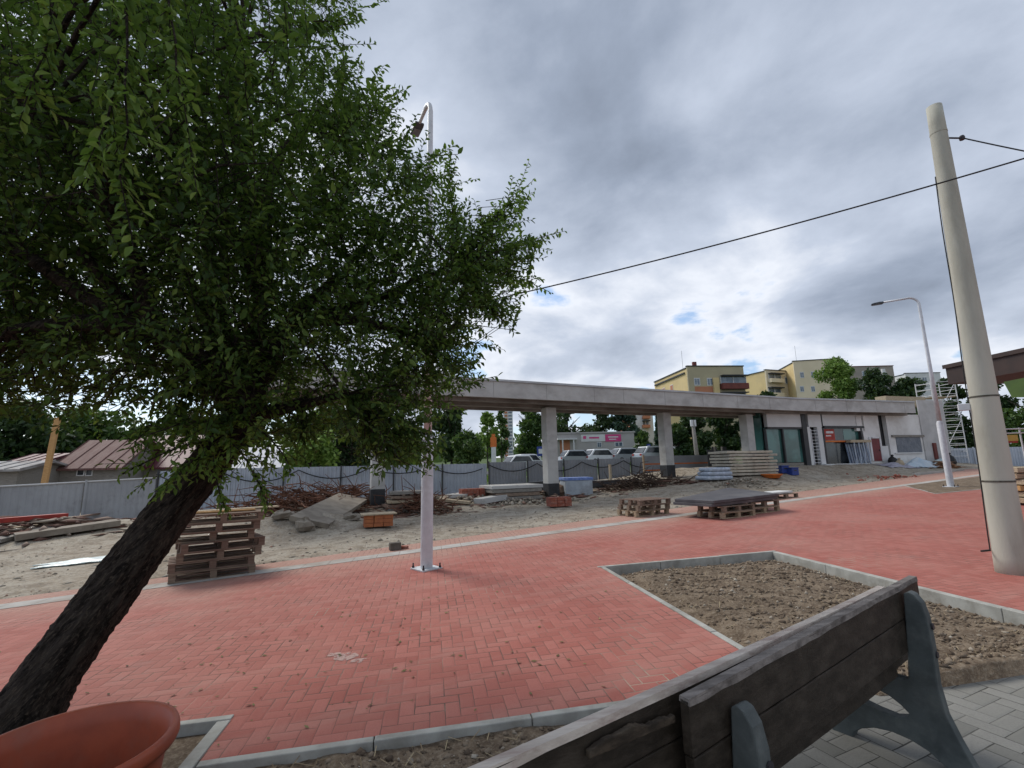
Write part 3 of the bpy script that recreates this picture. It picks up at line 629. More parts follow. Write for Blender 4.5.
for (c, r) in blobs:
    h_ = min(hubs, key=lambda q: np.linalg.norm(q-c)+.4*rb.random()); spine = spray_stem(h_, c, .016)
    out = (c-FORK); out /= np.linalg.norm(out)
    ns = 52 if c[1] > 4.2 else (24 if c[1] < 3.3 else 46); ns = int(ns*(.6 if to_px(c)[1] < 75 else 1))
    for k in range(ns):
        o_ = c+rb.normal(size=3)*r*.52; d = (o_-c)/r*.6+out*.5+np.array([0, 0, .32 if c[2] > 2.9 else .55])+rb.normal(size=3)*.42
        SP.append((o_, d/np.linalg.norm(d), rb.uniform(.3, .55), rb.uniform(.8, 1.2), .25))
hub_arr = [b_[0] for b_ in blobs]
def keep(q):
    a_, b_ = to_px(q[0]), to_px(q[0]+q[1]*q[2]*.6); j = rb.normal(size=2)*10
    return inside(a_[:2], OUTL) and inside((b_[0]+j[0], b_[1]+j[1]), OUTL)
SP = [q for q in SP if keep(q)]
_hx = lambda p: math.sin(p[0]*3.1+1.3*math.sin(p[1]*2.3))+math.sin(p[1]*3.7+p[2]*2.9)+math.sin(p[2]*4.1-p[0]*1.7)
for k in range(4600):
    x, y = rb.uniform(-60, 540), rb.uniform(-60, 470)
    if not inside((x, y), OUTL): continue
    lo = 3.2 if y > 250 else 2.8
    if x < 330 and rb.random() < (.55 if y < 150 else .3): continue
    o_ = AT(x, y, rb.uniform(3.6, 5.3) if x > 300 else rb.uniform(lo, 5.6)); d = rb.normal(size=3)*.6+np.array([.25 if x > 300 else 0, 0, .5]); d /= np.linalg.norm(d); L = rb.uniform(.2, .45)
    q_ = to_px(o_+d*L*.55); 
    if not inside((q_[0]+rb.normal()*9, q_[1]+rb.normal()*9), OUTL) or _hx(o_) < -.7: continue
    c_ = min((hub_arr[i] for i in rb.integers(0, len(hub_arr), 40)), key=lambda q: np.linalg.norm(q-o_)); g_ = (c_-o_); twig.tube([o_+g_*min(1, .35/max(.05, np.linalg.norm(g_))), o_], [.004, .003], 3, cap=False)
    SP.append((o_, d, L, rb.uniform(.85, 1.25), .2))
for (p, Y) in tips:
    e = AT(*p, Y); h_ = min(hubs, key=lambda q: np.linalg.norm(q-e)); st_ = e+(h_-e)/np.linalg.norm(h_-e)*min(.95, np.linalg.norm(h_-e)); spray_stem(h_, st_, .014)
    pts = bend(st_, e, 6, .05, -.06); twig.tube(pts, [.008, .007, .006, .005, .004, .002], 5)
    for i in range(5):
        a_, b_ = np.array(pts[i]), np.array(pts[i+1]); d = (b_-a_)/np.linalg.norm(b_-a_); SP.append((a_, d, np.linalg.norm(b_-a_)*1.25, 1.0, .05))
        if i < 4:
            for q in range(7):
                d2 = d+rb.normal(size=3)*.6; d2 /= np.linalg.norm(d2); SP.append((a_, d2, rb.uniform(.14, .32), .95, .12))
def sprays_to_leaves(SP, seed, step=.024, size=.066):
    r = np.random.default_rng(seed); Q = []; 
    O = []; D = []; Sz = []
    for (o_, d, L, s_, hang) in SP:
        n = max(3, int(L/step)); side = np.cross(d, r.normal(size=3)); side /= np.linalg.norm(side); cur = np.array(o_, float); dd = np.array(d, float); pts = [cur.copy()]
        for i in range(n):
            f = i/n; dd = dd+np.array([0, 0, -hang*.06]); dd /= np.linalg.norm(dd); cur = cur+dd*(L/n); sg = 1 if i % 2 else -1
            ld = dd*.55+side*sg*.8+r.normal(size=3)*.28+np.array([0, 0, -.28]); ld /= np.linalg.norm(ld)
            O.append(cur.copy()); D.append(ld); Sz.append(size*s_*r.uniform(.7, 1.2)*(1-.25*f))
            if i % 4 == 0: pts.append(cur.copy())
        Q.append((pts+[cur.copy()], .0022))
    O, D, Sz = np.array(O), np.array(D), np.array(Sz)[:, None]
    nrm = r.normal(size=D.shape)*.55+np.array([0, 0, 1]); wv = np.cross(nrm, D); wv /= np.linalg.norm(wv, axis=1)[:, None]; nn = np.cross(D, wv)
    w_ = .46*Sz/2*r.uniform(.8, 1.15, Sz.shape); fold = .22*w_*2
    b0 = O; t0 = O+D*Sz-nn*Sz*.12; m1 = O+D*Sz*.38; l1 = m1-wv*w_+nn*fold; r1 = m1+wv*w_+nn*fold; m2 = O+D*Sz*.72-nn*Sz*.04; l2 = m2-wv*w_*.72+nn*fold*.6; r2 = m2+wv*w_*.72+nn*fold*.6
    V = np.stack([b0, r1, r2, t0, l2, l1], 1); return V, Q
Vl, Q = sprays_to_leaves(SP, 5, .023, .068)
for pts, r in Q: twig.tube(pts, r, 3, cap=False)
print('leaves', len(Vl))
lb = limb.build('limbs', BARK, tree, smooth=True); twig.build('twigs', BARK, lb)
npmesh('crown', Vl, 6, LEAF, tree, faces=np.array([(0, 1, 2, 3), (0, 3, 4, 5)]))
# young shoots low on the trunk, and long drooping twigs on the near side of the crown
S2 = []; S3 = []; tw2 = MB(); tw3 = MB()
for (x0, y0, x1, y1, Y0, Y1) in ((120, -60, 132, 236, 2.1, 1.95), (165, -50, 196, 185, 2.3, 2.1), (60, -40, 20, 120, 2.4, 2.2), (215, -40, 250, 120, 2.9, 2.7), (120, 60, 88, 180, 2.05, 1.95)):
    a_, b_ = AT(x0, y0, Y0), AT(x1, y1, Y1); pts = bend(a_, b_, 9, .05, .03); tw3.tube(pts, [.008-.0007*i for i in range(9)], 5)
    h_ = min(hubs, key=lambda q: np.linalg.norm(q-a_)); tw3.tube(bend(h_, a_, 7, .06, .1), [.02, .018, .016, .014, .012, .01, .008], 6)
    for i in range(8):
        d = np.array(pts[i+1])-np.array(pts[i]); L = np.linalg.norm(d); S3.append((np.array(pts[i]), d/L, L*1.15, 1.05, .1))
        for q in range(3): d2 = d/L+rb.normal(size=3)*.7; S3.append((np.array(pts[i]), d2/np.linalg.norm(d2), rb.uniform(.08, .22), 1.0, .4))
for k in range(26):
    i = rb.integers(84, 109); a_ = TPi[i]; d = rb.normal(size=3)*np.array([1, .9, .5])+np.array([-.1, -.5, .1]); d /= np.linalg.norm(d); S2.append((a_+d*.12, d, rb.uniform(.2, .5), 1.0, .6))
for (x0, y0, x1, y1, Y0, Y1) in ((215, 440, 122, 474, 3.9, 3.55), (210, 455, 162, 492, 3.85, 3.5), (225, 440, 268, 505, 3.9, 3.6), (215, 445, 225, 508, 3.85, 3.6), (230, 425, 150, 434, 3.9, 3.5), (240, 420, 290, 470, 3.9, 3.7)):
    a_, b_ = AT(x0, y0, Y0), AT(x1, y1, Y1); pts = bend(a_, b_, 7, .06, .12); tw2.tube(pts, .005, 5)
    for i in range(6):
        d = np.array(pts[i+1])-np.array(pts[i]); L = np.linalg.norm(d); S2.append((np.array(pts[i]), d/L, L*1.2, 1.0, .3)); 
        for q in range(3): d2 = d/L+rb.normal(size=3)*.6; S2.append((np.array(pts[i]), d2/np.linalg.norm(d2), rb.uniform(.1, .24), .95, .5))
V2l, Q2 = sprays_to_leaves(S2, 6)
for pts, r in Q2: tw2.tube(pts, r, 3, cap=False)
sh = npmesh('young_shoots', V2l, 6, LEAF_N, tree, faces=np.array([(0, 1, 2, 3), (0, 3, 4, 5)])); tw2.build('shoot_stems', BARK, sh)

V3l, Q3 = sprays_to_leaves(S3, 8)
for pts, r in Q3: tw3.tube(pts, r, 3, cap=False)
dt = npmesh('drooping_leaves', V3l, 6, LEAF_N, tree, faces=np.array([(0, 1, 2, 3), (0, 3, 4, 5)])); tw3.build('drooping_stems', BARK, dt)

# ================================================================ LAMPS AND POLES
def lamp(name, label, base, rot, H_, arm, r0, r1, wide_h, group, base_rot=0):
    t = thing(name, label, 'street lamp', base, group=group); b = np.array(base, float)
    mb = MB(); mb.tube([b+(0, 0, .012), b+(0, 0, wide_h), b+(0, 0, wide_h+.09)], [r0, r0, r1*1.02], 28, False); p1 = mb.build('pole', GALV, t, smooth=True)
    d = np.array([math.cos(rot), math.sin(rot), 0]); up = np.array([0, 0, 1.0]); R_ = min(.30, arm*.5); zt = H_-R_
    pts = [b+up*(wide_h+.09), b+up*(wide_h+(zt-wide_h)*.5), b+up*zt]+[b+up*(zt+R_*math.sin(a))+d*(R_*(1-math.cos(a))) for a in np.linspace(.16, math.pi/2-.05, 9)]
    pts += [b+up*(H_-.004)+d*(R_+.04), b+up*(H_-.02)+d*(arm)]; rr = [r1, r1*.85, r1*.7]+[r1*.62]*9+[r1*.55, r1*.5]
    m2 = MB(); m2.tube(pts, rr, 20); m2.build('mast_arm', GALV, t, smooth=True)
    h = MB(); e = b+up*(H_-.05)+d*(arm+.02); sd = np.array([-d[1], d[0], 0])
    prof_ = [(-.07, -.0), (-.055, .05), (.07, .06), (.25, .045), (.34, .02), (.34, -.012), (.0, -.03)]
    h.extr(prof_, e, d, up, sd, -.095, .095); hd = h.build('luminaire', HEADG, t, bevel=.02)
    l = MB(); c_ = e+d*.19-up*.024; l.hexa([c_-d*.12-sd*.07-up*.012, c_+d*.12-sd*.07-up*.012, c_+d*.12+sd*.07-up*.012, c_-d*.12+sd*.07-up*.012], [c_-d*.12-sd*.07, c_+d*.12-sd*.07, c_+d*.12+sd*.07, c_-d*.12+sd*.07]); l.build('lens', LENS, hd)
    f = MB(); s_ = .185; f.box(b+(0, 0, .012), (2*s_, 2*s_, .024), base_rot); fl = f.build('base_plate', GALV, t, bevel=.004)
    f = MB()
    for k in range(4):
        a = base_rot+math.pi/4+k*math.pi/2; g = b+np.array([math.cos(a), math.sin(a), 0])*s_*1.15; pd = np.array([math.cos(a+math.pi/2), math.sin(a+math.pi/2), 0])*.004
        g2 = b+np.array([math.cos(a), math.sin(a), 0])*r0; f.hexa([g2-pd+(0, 0, .024), g-pd+(0, 0, .024), g+pd+(0, 0, .024), g2+pd+(0, 0, .024)], [g2-pd+(0, 0, .12), g-pd+(0, 0, .03), g+pd+(0, 0, .03), g2+pd+(0, 0, .12)])
    for k in range(4):
        a = base_rot+math.pi/4+k*math.pi/2; g = b+np.array([math.cos(a), math.sin(a), 0])*s_*1.17; q = MB(); q.tube([g+(0, 0, .02), g+(0, 0, .095)], .012, 8); q.tube([g+(0, 0, .024), g+(0, 0, .05)], .022, 6); q.build('anchor_bolt', BOLT, t)
    return t
lb1 = G(426.5, 569)
lamp('street_lamp', 'tall galvanised street lamp bolted to the red paving beside the leaning tree', lb1, math.radians(108), 8.56, .75, .098, .068, 2.05, 'new street lamps', math.radians(33))
lb2 = G(951, 487)
lamp('street_lamp', 'distant galvanised street lamp standing in a small soil bed in front of the white building', (lb2[0], lb2[1], pz(lb2[0])), math.radians(140), 7.2, 1.1, .105, .07, 2.3, 'new street lamps', math.radians(20))
# soil bed round the far lamp, edged with kerbs
mb = MB(); q4 = [G(905, 486), G(985, 476), G(1004, 487), G(936, 494)]
mb.add([tuple(p+np.array([0, 0, .012])) for p in q4], [(0, 1, 2, 3)]); o = struct(mb.build('soil_bed', SOIL))
mb = MB(); kerb_line(mb, q4[0][:2], q4[1][:2]); kerb_line(mb, q4[0][:2], q4[3][:2]); kerb_line(mb, q4[3][:2], q4[2][:2]); struct(mb.build('lamp_bed_kerb', KERB))

# concrete utility pole
pb_ = G(1014, 573); PBX, PBY = pb_[0], pb_[1]; PB = np.array([PBX, PBY, pz(PBX)])
top = AT(934, 107, PBY-.05)
cpole = thing('utility_pole', 'thick pale concrete utility pole with steel bands and a cable down its side', 'utility pole', PB)
def pole_at(z): f = (z-PB[2])/(top[2]-PB[2]); return PB+(top-PB)*f, .167+(.089-.167)*f
mb = MB(); zs = np.linspace(PB[2]-.1, top[2], 24); mb.tube([pole_at(z)[0] for z in zs], [pole_at(z)[1] for z in zs], 40); mb.build('shaft', CONC_L, cpole, smooth=False, bevel=0)
for p_ in cpole.children[0].data.polygons: p_.use_smooth = len(p_.vertices) == 4
for py in (397, 481):
    c = AT(1000 if py > 450 else 985, py, PBY); m = MB(); P0, r = pole_at(c[2]); m.tube([P0-(0, 0, .011), P0+(0, 0, .011)], r+.004, 40); m.build('steel_band', BAND, cpole)
P0, r = pole_at(top[2]-.42); m = MB(); m.tube([P0-(0, 0, .012), P0+(0, 0, .012)], r+.004, 40); m.build('steel_band', CONC_L, cpole)
lf = np.array([-.70, .71, 0]); m = MB(); P0, r = pole_at(AT(985, 406, PBY)[2]); m.box(P0+lf*(r+.06), (.12, .05, .09), math.atan2(lf[1], lf[0])); m.box(P0+lf*(r+.02)+np.array([.08, -.1, 0]), (.07, .07, .08), .2); m.build('bracket', GALV, cpole, bevel=.008)
m = MB(); pts = []
for z in np.linspace(PB[2]+.25, top[2]-1.05, 26): P0, r = pole_at(z); pts.append(P0+lf*(r+.009+.005*math.sin(z*3)))
m.tube(pts, .0075, 6); m.tube([pts[0]+np.array([-.16, -.02, .0]), pts[0]], .012, 6)
m.build('cable_conduit', BLACK, cpole)
P0, r = pole_at(top[2]-.52); m = MB(); m.tube([P0+np.array([r, -.05, 0]), P0+np.array([r+.12, -.09, -.02])], .012, 6); m.lathe([(0, -.03), (.03, -.03), (.035, 0), (.025, .03), (0, .035)], 10, P0+np.array([r+.15, -.1, -.02])); m.build('insulator', BOLT, cpole)
WA = P0+np.array([r+.15, -.1, -.02])
def wire(name, label, a, b, sag, rad, n=30):
    a, b = np.array(a), np.array(b); mid = (a+b)/2; m = MB(); m.tube([a+(b-a)*f-np.array([0, 0, sag*4*f*(1-f)]) for f in np.linspace(0, 1, n)], rad, 6); return tag(m.build(name, BLACK, None, origin=a), label, 'cable')
wire('overhead_wire', 'short overhead wire running off from the top of the concrete pole', WA, WA+(AT(1060, 156, PBY-.9)-WA)*2.2, .03, .009)
wire('overhead_cable', 'long black overhead cable crossing the sky in front of the concrete pole', AT(431, 313, lb1[1]), AT(1190, 108, 3.6), .14, .0105)

# ================================================================ SITE: CANOPY AND SHOP BUILDING
ZC = CAM_H+2.7
def at_z(px, py, z): d = ray(px, py); return CAM+d*((z-CAM_H)/d[2])
FR = [np.array(p) for p in ((-6.5, 15.9), (1.26, 18.2), (7.5, 20.05), (20.5, 23.55), (29.9, 24.95))]   # front edge of the roof, in plan
DEP, THK = 3.3, .66
def offs(P, d):
    out = []
    for i, p in enumerate(P):
        a = P[max(i-1, 0)]; b = P[min(i+1, len(P)-1)]; t = (b-a)/np.linalg.norm(b-a); out.append(p+np.array([-t[1], t[0]])*d)
    return out
canopy = thing('canopy', 'long flat concrete canopy on square columns spanning the building site', 'canopy', (5, 20, H(5, 20)))
def ribbon(P, d0, d1, z0, z1):
    A, B = offs(P, d0), offs(P, d1); m = MB()
    for i in range(len(P)-1):
        c = [A[i], A[i+1], B[i+1], B[i]]; m.hexa([(*q, z0) for q in c], [(*q, z1) for q in c])
    return m
ribbon(FR, 0, .16, ZC, ZC+THK).build('fascia', CONC, canopy)
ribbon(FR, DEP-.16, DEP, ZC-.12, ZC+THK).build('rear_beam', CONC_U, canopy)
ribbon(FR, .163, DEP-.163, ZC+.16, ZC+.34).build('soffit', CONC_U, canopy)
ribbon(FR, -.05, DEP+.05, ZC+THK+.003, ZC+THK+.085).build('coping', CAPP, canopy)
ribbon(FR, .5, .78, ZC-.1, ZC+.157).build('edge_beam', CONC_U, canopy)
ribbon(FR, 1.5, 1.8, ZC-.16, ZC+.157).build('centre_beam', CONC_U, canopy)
JOINT = surf('joint_dark', (.2, .195, .19), (.27, .26, .25), 3, .9)
for i in range(len(FR)-1):
    L = np.linalg.norm(FR[i+1]-FR[i]); d = (FR[i+1]-FR[i])/L; a = math.atan2(d[1], d[0])
    for k in np.arange(1.2, L-.2, 2.45): q = FR[i]+d*k; m = MB(); m.box((q[0]+d[1]*.001, q[1]-d[0]*.001, ZC+THK/2), (.012, .008, THK-.02), a); m.build('panel_joint', JOINT, canopy)
for px, Yc, w_ in ((378.5, 19.0, .5), (549.5, 20.75, .52), (665.5, 22.9, .5), (748, 24.0, .52)):
    c = AT(px, 440, Yc); zb = float(H(c[0], c[1])); m = MB(); m.box((c[0], c[1], (ZC-.163+zb)/2-.2), (w_, w_, ZC-.163-zb+.4), math.radians(14)); cc = m.build('column', CONC, canopy, bevel=.02)
    m = MB(); m.box((c[0], c[1], zb+.12), (w_+.02, w_+.02, .95), math.radians(14)); m.build('tarred_foot', TAR, cc)

class Face:
    def __init__(s, P, ang): s.P = np.array([P[0], P[1], 0.0]); s.u = np.array([math.cos(ang), math.sin(ang), 0]); s.n = np.array([math.sin(ang), -math.cos(ang), 0]); s.a = ang
    def hit(s, px, py): d = ray(px, py); t = ((s.P-CAM)@s.n)/(d@s.n); p = CAM+d*t; return float((p-s.P)@s.u), float(p[2])
    def at(s, u, z, d=0): return s.P+s.u*u+s.n*d+np.array([0, 0, z])
    def bx(s, u0, u1, z0, z1, d0, d1, m=None):
        m = m or MB(); c = s.at((u0+u1)/2, (z0+z1)/2, (d0+d1)/2); return m.box(c, (abs(u1-u0), abs(d1-d0), abs(z1-z0)), s.a)
    def px(s, x0, y0, x1, y1, d0=0, d1=.05, m=None):
        xm, ym = (x0+x1)/2, (y0+y1)/2; u0, u1 = s.hit(x0, ym)[0], s.hit(x1, ym)[0]; z1, z0 = s.hit(xm, y0)[1], s.hit(xm, y1)[1]; return s.bx(u0, u1, z0, z1, d0, d1, m)
FA = math.atan2(24.95-23.55, 29.9-20.5)
WF = Face(FR[3]+np.array([-.13, .99])*.75-np.array([math.cos(FA), math.sin(FA)])*3.2, FA)
def U(x, y=445): return WF.hit(x, y)[0]
zG = .6
shop = thing('shop_building', 'white single storey shop building under construction below the right end of the canopy', 'building', WF.at(6, 1.2))
# wall as piers and panels round the openings; 0.25 thick
def wall(x0, x1, zlo, zhi, y=445, mm=PLAS, d0=-.25, d1=0, name='wall'): return WF.bx(U(x0, y), U(x1, y), zlo, zhi, d0, d1).build(name, mm, shop)
ztop = ZC-.01
def zy(x, y): return WF.hit(x, y)[1]
zlint = zy(785, 427); zsill = zy(845, 464)
wall(767, 804, zlint, ztop, 420, PLAS_T, name='wall_panel'); wall(808, 821, zy(814, 427), ztop, 420, PLAS_T, name='wall_panel'); wall(822.5, 856, zy(840, 426), ztop, 420, PLAS_T, name='wall_panel')
wall(804, 808.5, zG, ztop, 445, DGREY, -.3, .05, 'pillar'); wall(808.6, 812, zG, zy(810, 427), 450, PLAS_T, -.2, .04, 'door_post'); wall(819.5, 824, zG, zy(821, 427), 450, PLAS_T, -.2, .04, 'door_post'); wall(821, 822.4, zy(821, 427), ztop, 420, DGREY, -.2, -.02, 'gap_strip')
wall(864, 881, zG, ztop, 438); wall(856.01, 864, zy(860, 431), ztop, 425); wall(889, 946, zG, ztop, 440); wall(824.1, 864, zG, zsill, 463)
wall(767, 804, zG, zy(785, 463), 463, GREYW, name='plinth')
# interior back wall and side so that the openings are not see-through, floor inside
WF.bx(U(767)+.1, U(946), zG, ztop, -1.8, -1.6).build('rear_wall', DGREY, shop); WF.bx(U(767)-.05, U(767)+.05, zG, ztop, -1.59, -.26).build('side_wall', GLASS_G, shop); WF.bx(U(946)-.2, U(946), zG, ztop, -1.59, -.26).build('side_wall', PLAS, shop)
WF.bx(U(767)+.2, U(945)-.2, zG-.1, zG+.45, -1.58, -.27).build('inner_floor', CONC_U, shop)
# glazed shopfront
gl = WF.px(767.5, 428, 803.5, 462.5, -.16, -.13).build('shop_glazing', GLASS_G, shop)
m = MB(); WF.px(767, 427.2, 804, 429, -.12, .02, m); WF.px(767, 429.01, 768, 463, -.12, .01, m); WF.px(784, 429.01, 785.3, 463, -.12, .01, m); m.build('glazing_frame', DGREY, gl)
# second shop window with poster
sw = WF.px(824.5, 427, 864, 463.5, -.2, -.17).build('shop_window', GLASS_D, shop)
m = MB(); WF.px(824.1, 426, 863.9, 428, -.16, .03, m); WF.px(824.1, 428.01, 825.5, 463, -.16, .03, m); WF.px(862.5, 428.01, 863.9, 463, -.16, .03, m); m.build('window_frame', DGREY, sw)
WF.px(825.6, 440.5, 862.4, 442, -.16, 0, ).build('window_rail', ORANGE, sw)
WF.px(822, 463.6, 866, 466, .001, .25).build('window_sill', WHITE, sw)
po = WF.px(827, 428.8, 837, 439.8, -.165, -.15).build('poster', REDP, sw)
m = MB(); WF.px(828.2, 431, 835.5, 433.2, -.149, -.143, m); WF.px(828.2, 435, 833.5, 436.2, -.149, -.143, m); m.build('poster_print', WHITE, po)
WF.px(846, 429, 862, 439.5, -.165, -.16).build('green_reflection', GLASS_G, sw)  # green reflection in the window, painted as its own patch of glass
# red door, slot, boarded window
dr = WF.px(871.5, 438.5, 879.8, 461, .002, .05).build('door', MAROON, shop)
m = MB(); WF.px(869.8, 437, 871.45, 461, .001, .07, m); WF.px(879.85, 437, 881.4, 461, .001, .07, m); WF.px(871.46, 437, 879.84, 438.4, .001, .07, m); m.build('door_frame', WHITE, dr)
WF.px(878.2, 449.5, 879.1, 451, .051, .09).build('handle', BOLT, dr)
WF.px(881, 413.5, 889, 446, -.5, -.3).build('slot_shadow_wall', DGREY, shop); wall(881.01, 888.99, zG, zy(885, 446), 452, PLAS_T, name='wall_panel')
bw = WF.px(896.5, 437.2, 921, 452.3, .002, .03).build('covered_window', surf('grey_tarp', (.1, .115, .14), (.15, .165, .19), 3, .5, bump=.6, bscale=5, bdist=.05), shop)
WF.px(891, 435, 923, 437.1, .001, .09).build('lintel', GREYW, bw)
WF.px(894.5, 452.4, 922, 453.6, .001, .08).build('window_ledge', PLAS_T, bw)
# wing beyond the end of the canopy
wing = WF.bx(U(920.5, 430)+.02, U(946, 430), zG, zy(930, 400.5), .003, .06).build('wing_wall', surf('block_wall', (.47, .46, .45), (.4, .39, .385), 1.3, .9, dirt=(.33, .32, .3)), shop)
WF.bx(U(906, 400), U(946, 400), ZC+THK+.1, zy(930, 395.5)+.1, -1.9, -1.2).build('roof_upstand', TIMB, shop)
m = MB(); WF.px(932, 443, 935, 459, .065, .15, m); m.build('meter_box', BALC, shop)

# things standing at the shop front
def hgz(x, y): return float(H(x, y))
# ladder in the doorway
lad = thing('ladder', 'metal ladder standing in the narrow doorway of the shop building', 'ladder', WF.at(U(815), zG))
z0, z1 = zy(815, 465), zy(815, 429)
for s_ in (812.6, 819): m = MB(); WF.bx(U(s_)-.025, U(s_)+.025, z0, z1, -.05, .01, m); m.build('rail', GALV, lad)
for k in range(11):
    m = MB(); z_ = z0+(z1-z0)*(k+.6)/11.2; WF.bx(U(812.6)+.027, U(819)-.027, z_, z_+.03, -.04, 0, m); m.build('rung', GALV, lad)
# doorway darkness is the inside of the shop; glass panes in a rack
rack = thing('glass_pane_rack', 'rack of blue tinted glass panes leaning beside the red door', 'glass rack', WF.at(U(856), 1.1, .7))
zb, zt = zy(856, 468), zy(856, 440.5)
for k in range(9):
    u0 = U(846.5)+k*.02; m = MB(); uu = U(845.5)+(U(866)-U(845.5))*k/9; wd = (U(866)-U(845.5))/9*.8
    m.extr([(uu, zb), (uu+wd, zb), (uu+wd, zt-.12), (uu, zt-.12)], WF.at(0, 0, .25+.012*k), WF.u, np.array([0, 0, 1.0])-WF.n*.12, WF.n, 0, .02); m.build('glass_pane', GLASS_B, rack)
m = MB(); WF.bx(U(845.5), U(866), zt-.13, zt+.02, .06, .34, m); m.build('pane_cover', TIMB, rack)
m = MB()
for k in range(8):
    uu = U(845.5)+(U(866)-U(845.5))*(k+.88)/9; WF.bx(uu, uu+.04, zb, zt-.14, .39, .42, m) if k % 2 == 0 else None
m.build('edge_protector', surf('pale_foam', (.4, .46, .55), (.5, .55, .6), 8, .6), rack)

# ---------------------------------------------------------------- debris along the shop wall
def heap(name, label, cat, c, r, n, sz, m, el=(1, 1, .7), group=None):
    """a heap that reads as one mass of broken pieces"""
    P = RNG.normal(size=(n, 3))*np.array([r[0]/2, r[1]/2, 0])+np.array([c[0], c[1], 0]); q = ((P[:, 0]-c[0])/r[0])**2+((P[:, 1]-c[1])/r[1])**2
    P[:, 2] = H(P[:, 0], P[:, 1])+r[2]*np.exp(-q*2.2)*RNG.random(n)
    return tag(npmesh(name, lumps(P, (sz*RNG.uniform(.4, 1.3, n))[:, None, None], el), 0, m, faces=OCTF), label, cat, group, 'stuff')
def wallpt(px, d): u, z = WF.hit(px, 455); p = WF.at(u, 0, d); return p
def tarp(name, label, c, a, w_, d_, hh, m, k=0, cat='sheet'):
    r = np.random.default_rng(k); nn = 22; gx, gy = np.meshgrid(np.linspace(-.5, .5, nn), np.linspace(-.5, .5, nn)); ca, sa = math.cos(a), math.sin(a)
    ex = 1+.18*np.sin(gy*7+k); x = gx*w_*ex; y = gy*d_*(1+.2*np.sin(gx*5+2*k)); X = c[0]+x*ca-y*sa; Y = c[1]+x*sa+y*ca
    Z = H(X, Y)+.02+hh*np.clip(np.cos(gx*3.1)*np.cos(gy*3.1), 0, 1)*(.75+.25*np.sin(gx*17+gy*9+k))+.03*hh*np.sin(gx*31+k)+.015*np.abs(np.sin(gx*23+gy*19))
    ii = (np.arange(nn-1)[:, None]*nn+np.arange(nn-1)[None]).reshape(-1); V = np.stack([X, Y, Z], -1).reshape(1, -1, 3)
    o = npmesh(name, V, 0, m, faces=np.stack([ii, ii+1, ii+1+nn, ii+nn], -1), origin=(c[0], c[1], float(H(c[0], c[1]))))
    for p_ in o.data.polygons: p_.use_smooth = True
    md = o.modifiers.new('thick', 'SOLIDIFY'); md.thickness = .012
    return tag(o, label, cat)
tarp('tarpaulin', 'crumpled pale blue tarpaulin heaped under the covered window', wallpt(902, .9), FA, 2.3, .9, .55, surf('tarp_blue', (.36, .45, .52), (.45, .5, .53), 3, .45, bump=.4, bscale=8), 3)
tarp('tarpaulin', 'grey sheet lying at the foot of the red door', wallpt(875, 1.2), FA, 2.4, .8, .25, surf('sheet_mauve', (.3, .29, .34), (.22, .21, .25), 3, .5), 5)
tarp('tarpaulin', 'white sheet draped over scrap at the right end of the white building', wallpt(927, .8), FA, 1.6, .8, .42, SHEETW, 8)
heap('timber_scrap', 'brown broken timber scrap heaped against the white wall', 'scrap', wallpt(917, 1.3), (1.1, .5, .5), 70, .17, wood('scrap_wood', (.3, .16, .08), (.2, .1, .055)), (2.2, .5, .3))
def rubbish_bag(label, c, m, s_=1.0):
    mb = MB(); c = np.array([c[0], c[1], float(H(c[0], c[1]))]); mb.lathe([(.0, 0), (.22, .01), (.3, .14), (.29, .3), (.2, .46), (.07, .54), (.05, .58), (.1, .66), (.0, .64)], 14, (0, 0, 0)); r = np.random.default_rng(int(abs(c[0]*100)))
    mb.v = [tuple(c+s_*np.array(q)*(1+.05*r.normal())) for q in mb.v]; return tag(mb.build('rubbish_bag', m, None, smooth=True, origin=c), label, 'bag')
rubbish_bag('black rubbish bag propped in the narrow slot beside the red door', wallpt(886, .35), BLACK, .85)
rubbish_bag('black rubbish bag beside the brown post at the end of the white building', wallpt(938, .6), BLACK, 1.1)
rubbish_bag('small pale sack standing in front of the red door', wallpt(879, 1.1), TIMB, .8)
# red brick bits on the gravel before the shop
bc = HG(898, 478)
heap('brick_rubble', 'broken red bricks scattered on the gravel before the white building', 'rubble', bc, (2.2, .8, .12), 90, .085, BRICK)
heap('brick_rubble', 'heap of red rubble below the pale hoarding at far right', 'rubble', HG(965, 460), (2.0, .8, .45), 90, .2, BRICK)

# ---------------------------------------------------------------- pallets
def pallet(name, label, loc, rz, m, group, w_=1.2, d_=.8):
    t = thing(name, label, 'pallet', loc, rz, group, world=False)
    mb = MB()
    for k in range(5): mb.box((0, -d_/2+.06+k*(d_-.12)/4+random.uniform(-.008, .008), .135), (w_, .12 if k % 2 == 0 else .1, .018), random.uniform(-.008, .008))
    mb.build('deck', m, t)
    for k in (-1, 0, 1):
        mb = MB()
        for q in (-1, 0, 1): mb.box((q*(w_/2-.05), k*(d_/2-.055), .0715), (.095, .1, .106))
        mb.box((0, k*(d_/2-.055), .009), (w_, .1, .018)); mb.build('bearer', m, t)
    return t
ORD = ['lowest', 'second lowest', 'third from the ground', 'fourth from the ground', 'fifth from the ground', 'sixth from the ground', 'topmost']
ps = G(213, 579); ang = math.radians(22)
pc = ps[:2]+np.array([-math.sin(ang), math.cos(ang)])*.42
base = None; pm = [PAL, PAL3, PAL, PAL3, PAL, PAL3, PAL]
offx = [0, -.05, .07, .1, -.03, .02, .08]
p0 = pallet('pallet', 'worn brown pallet, lowest of the tall stack under the leaning tree', (pc[0], pc[1], pz(pc[0], .006)), ang, PAL, 'pallets in the tall stack')
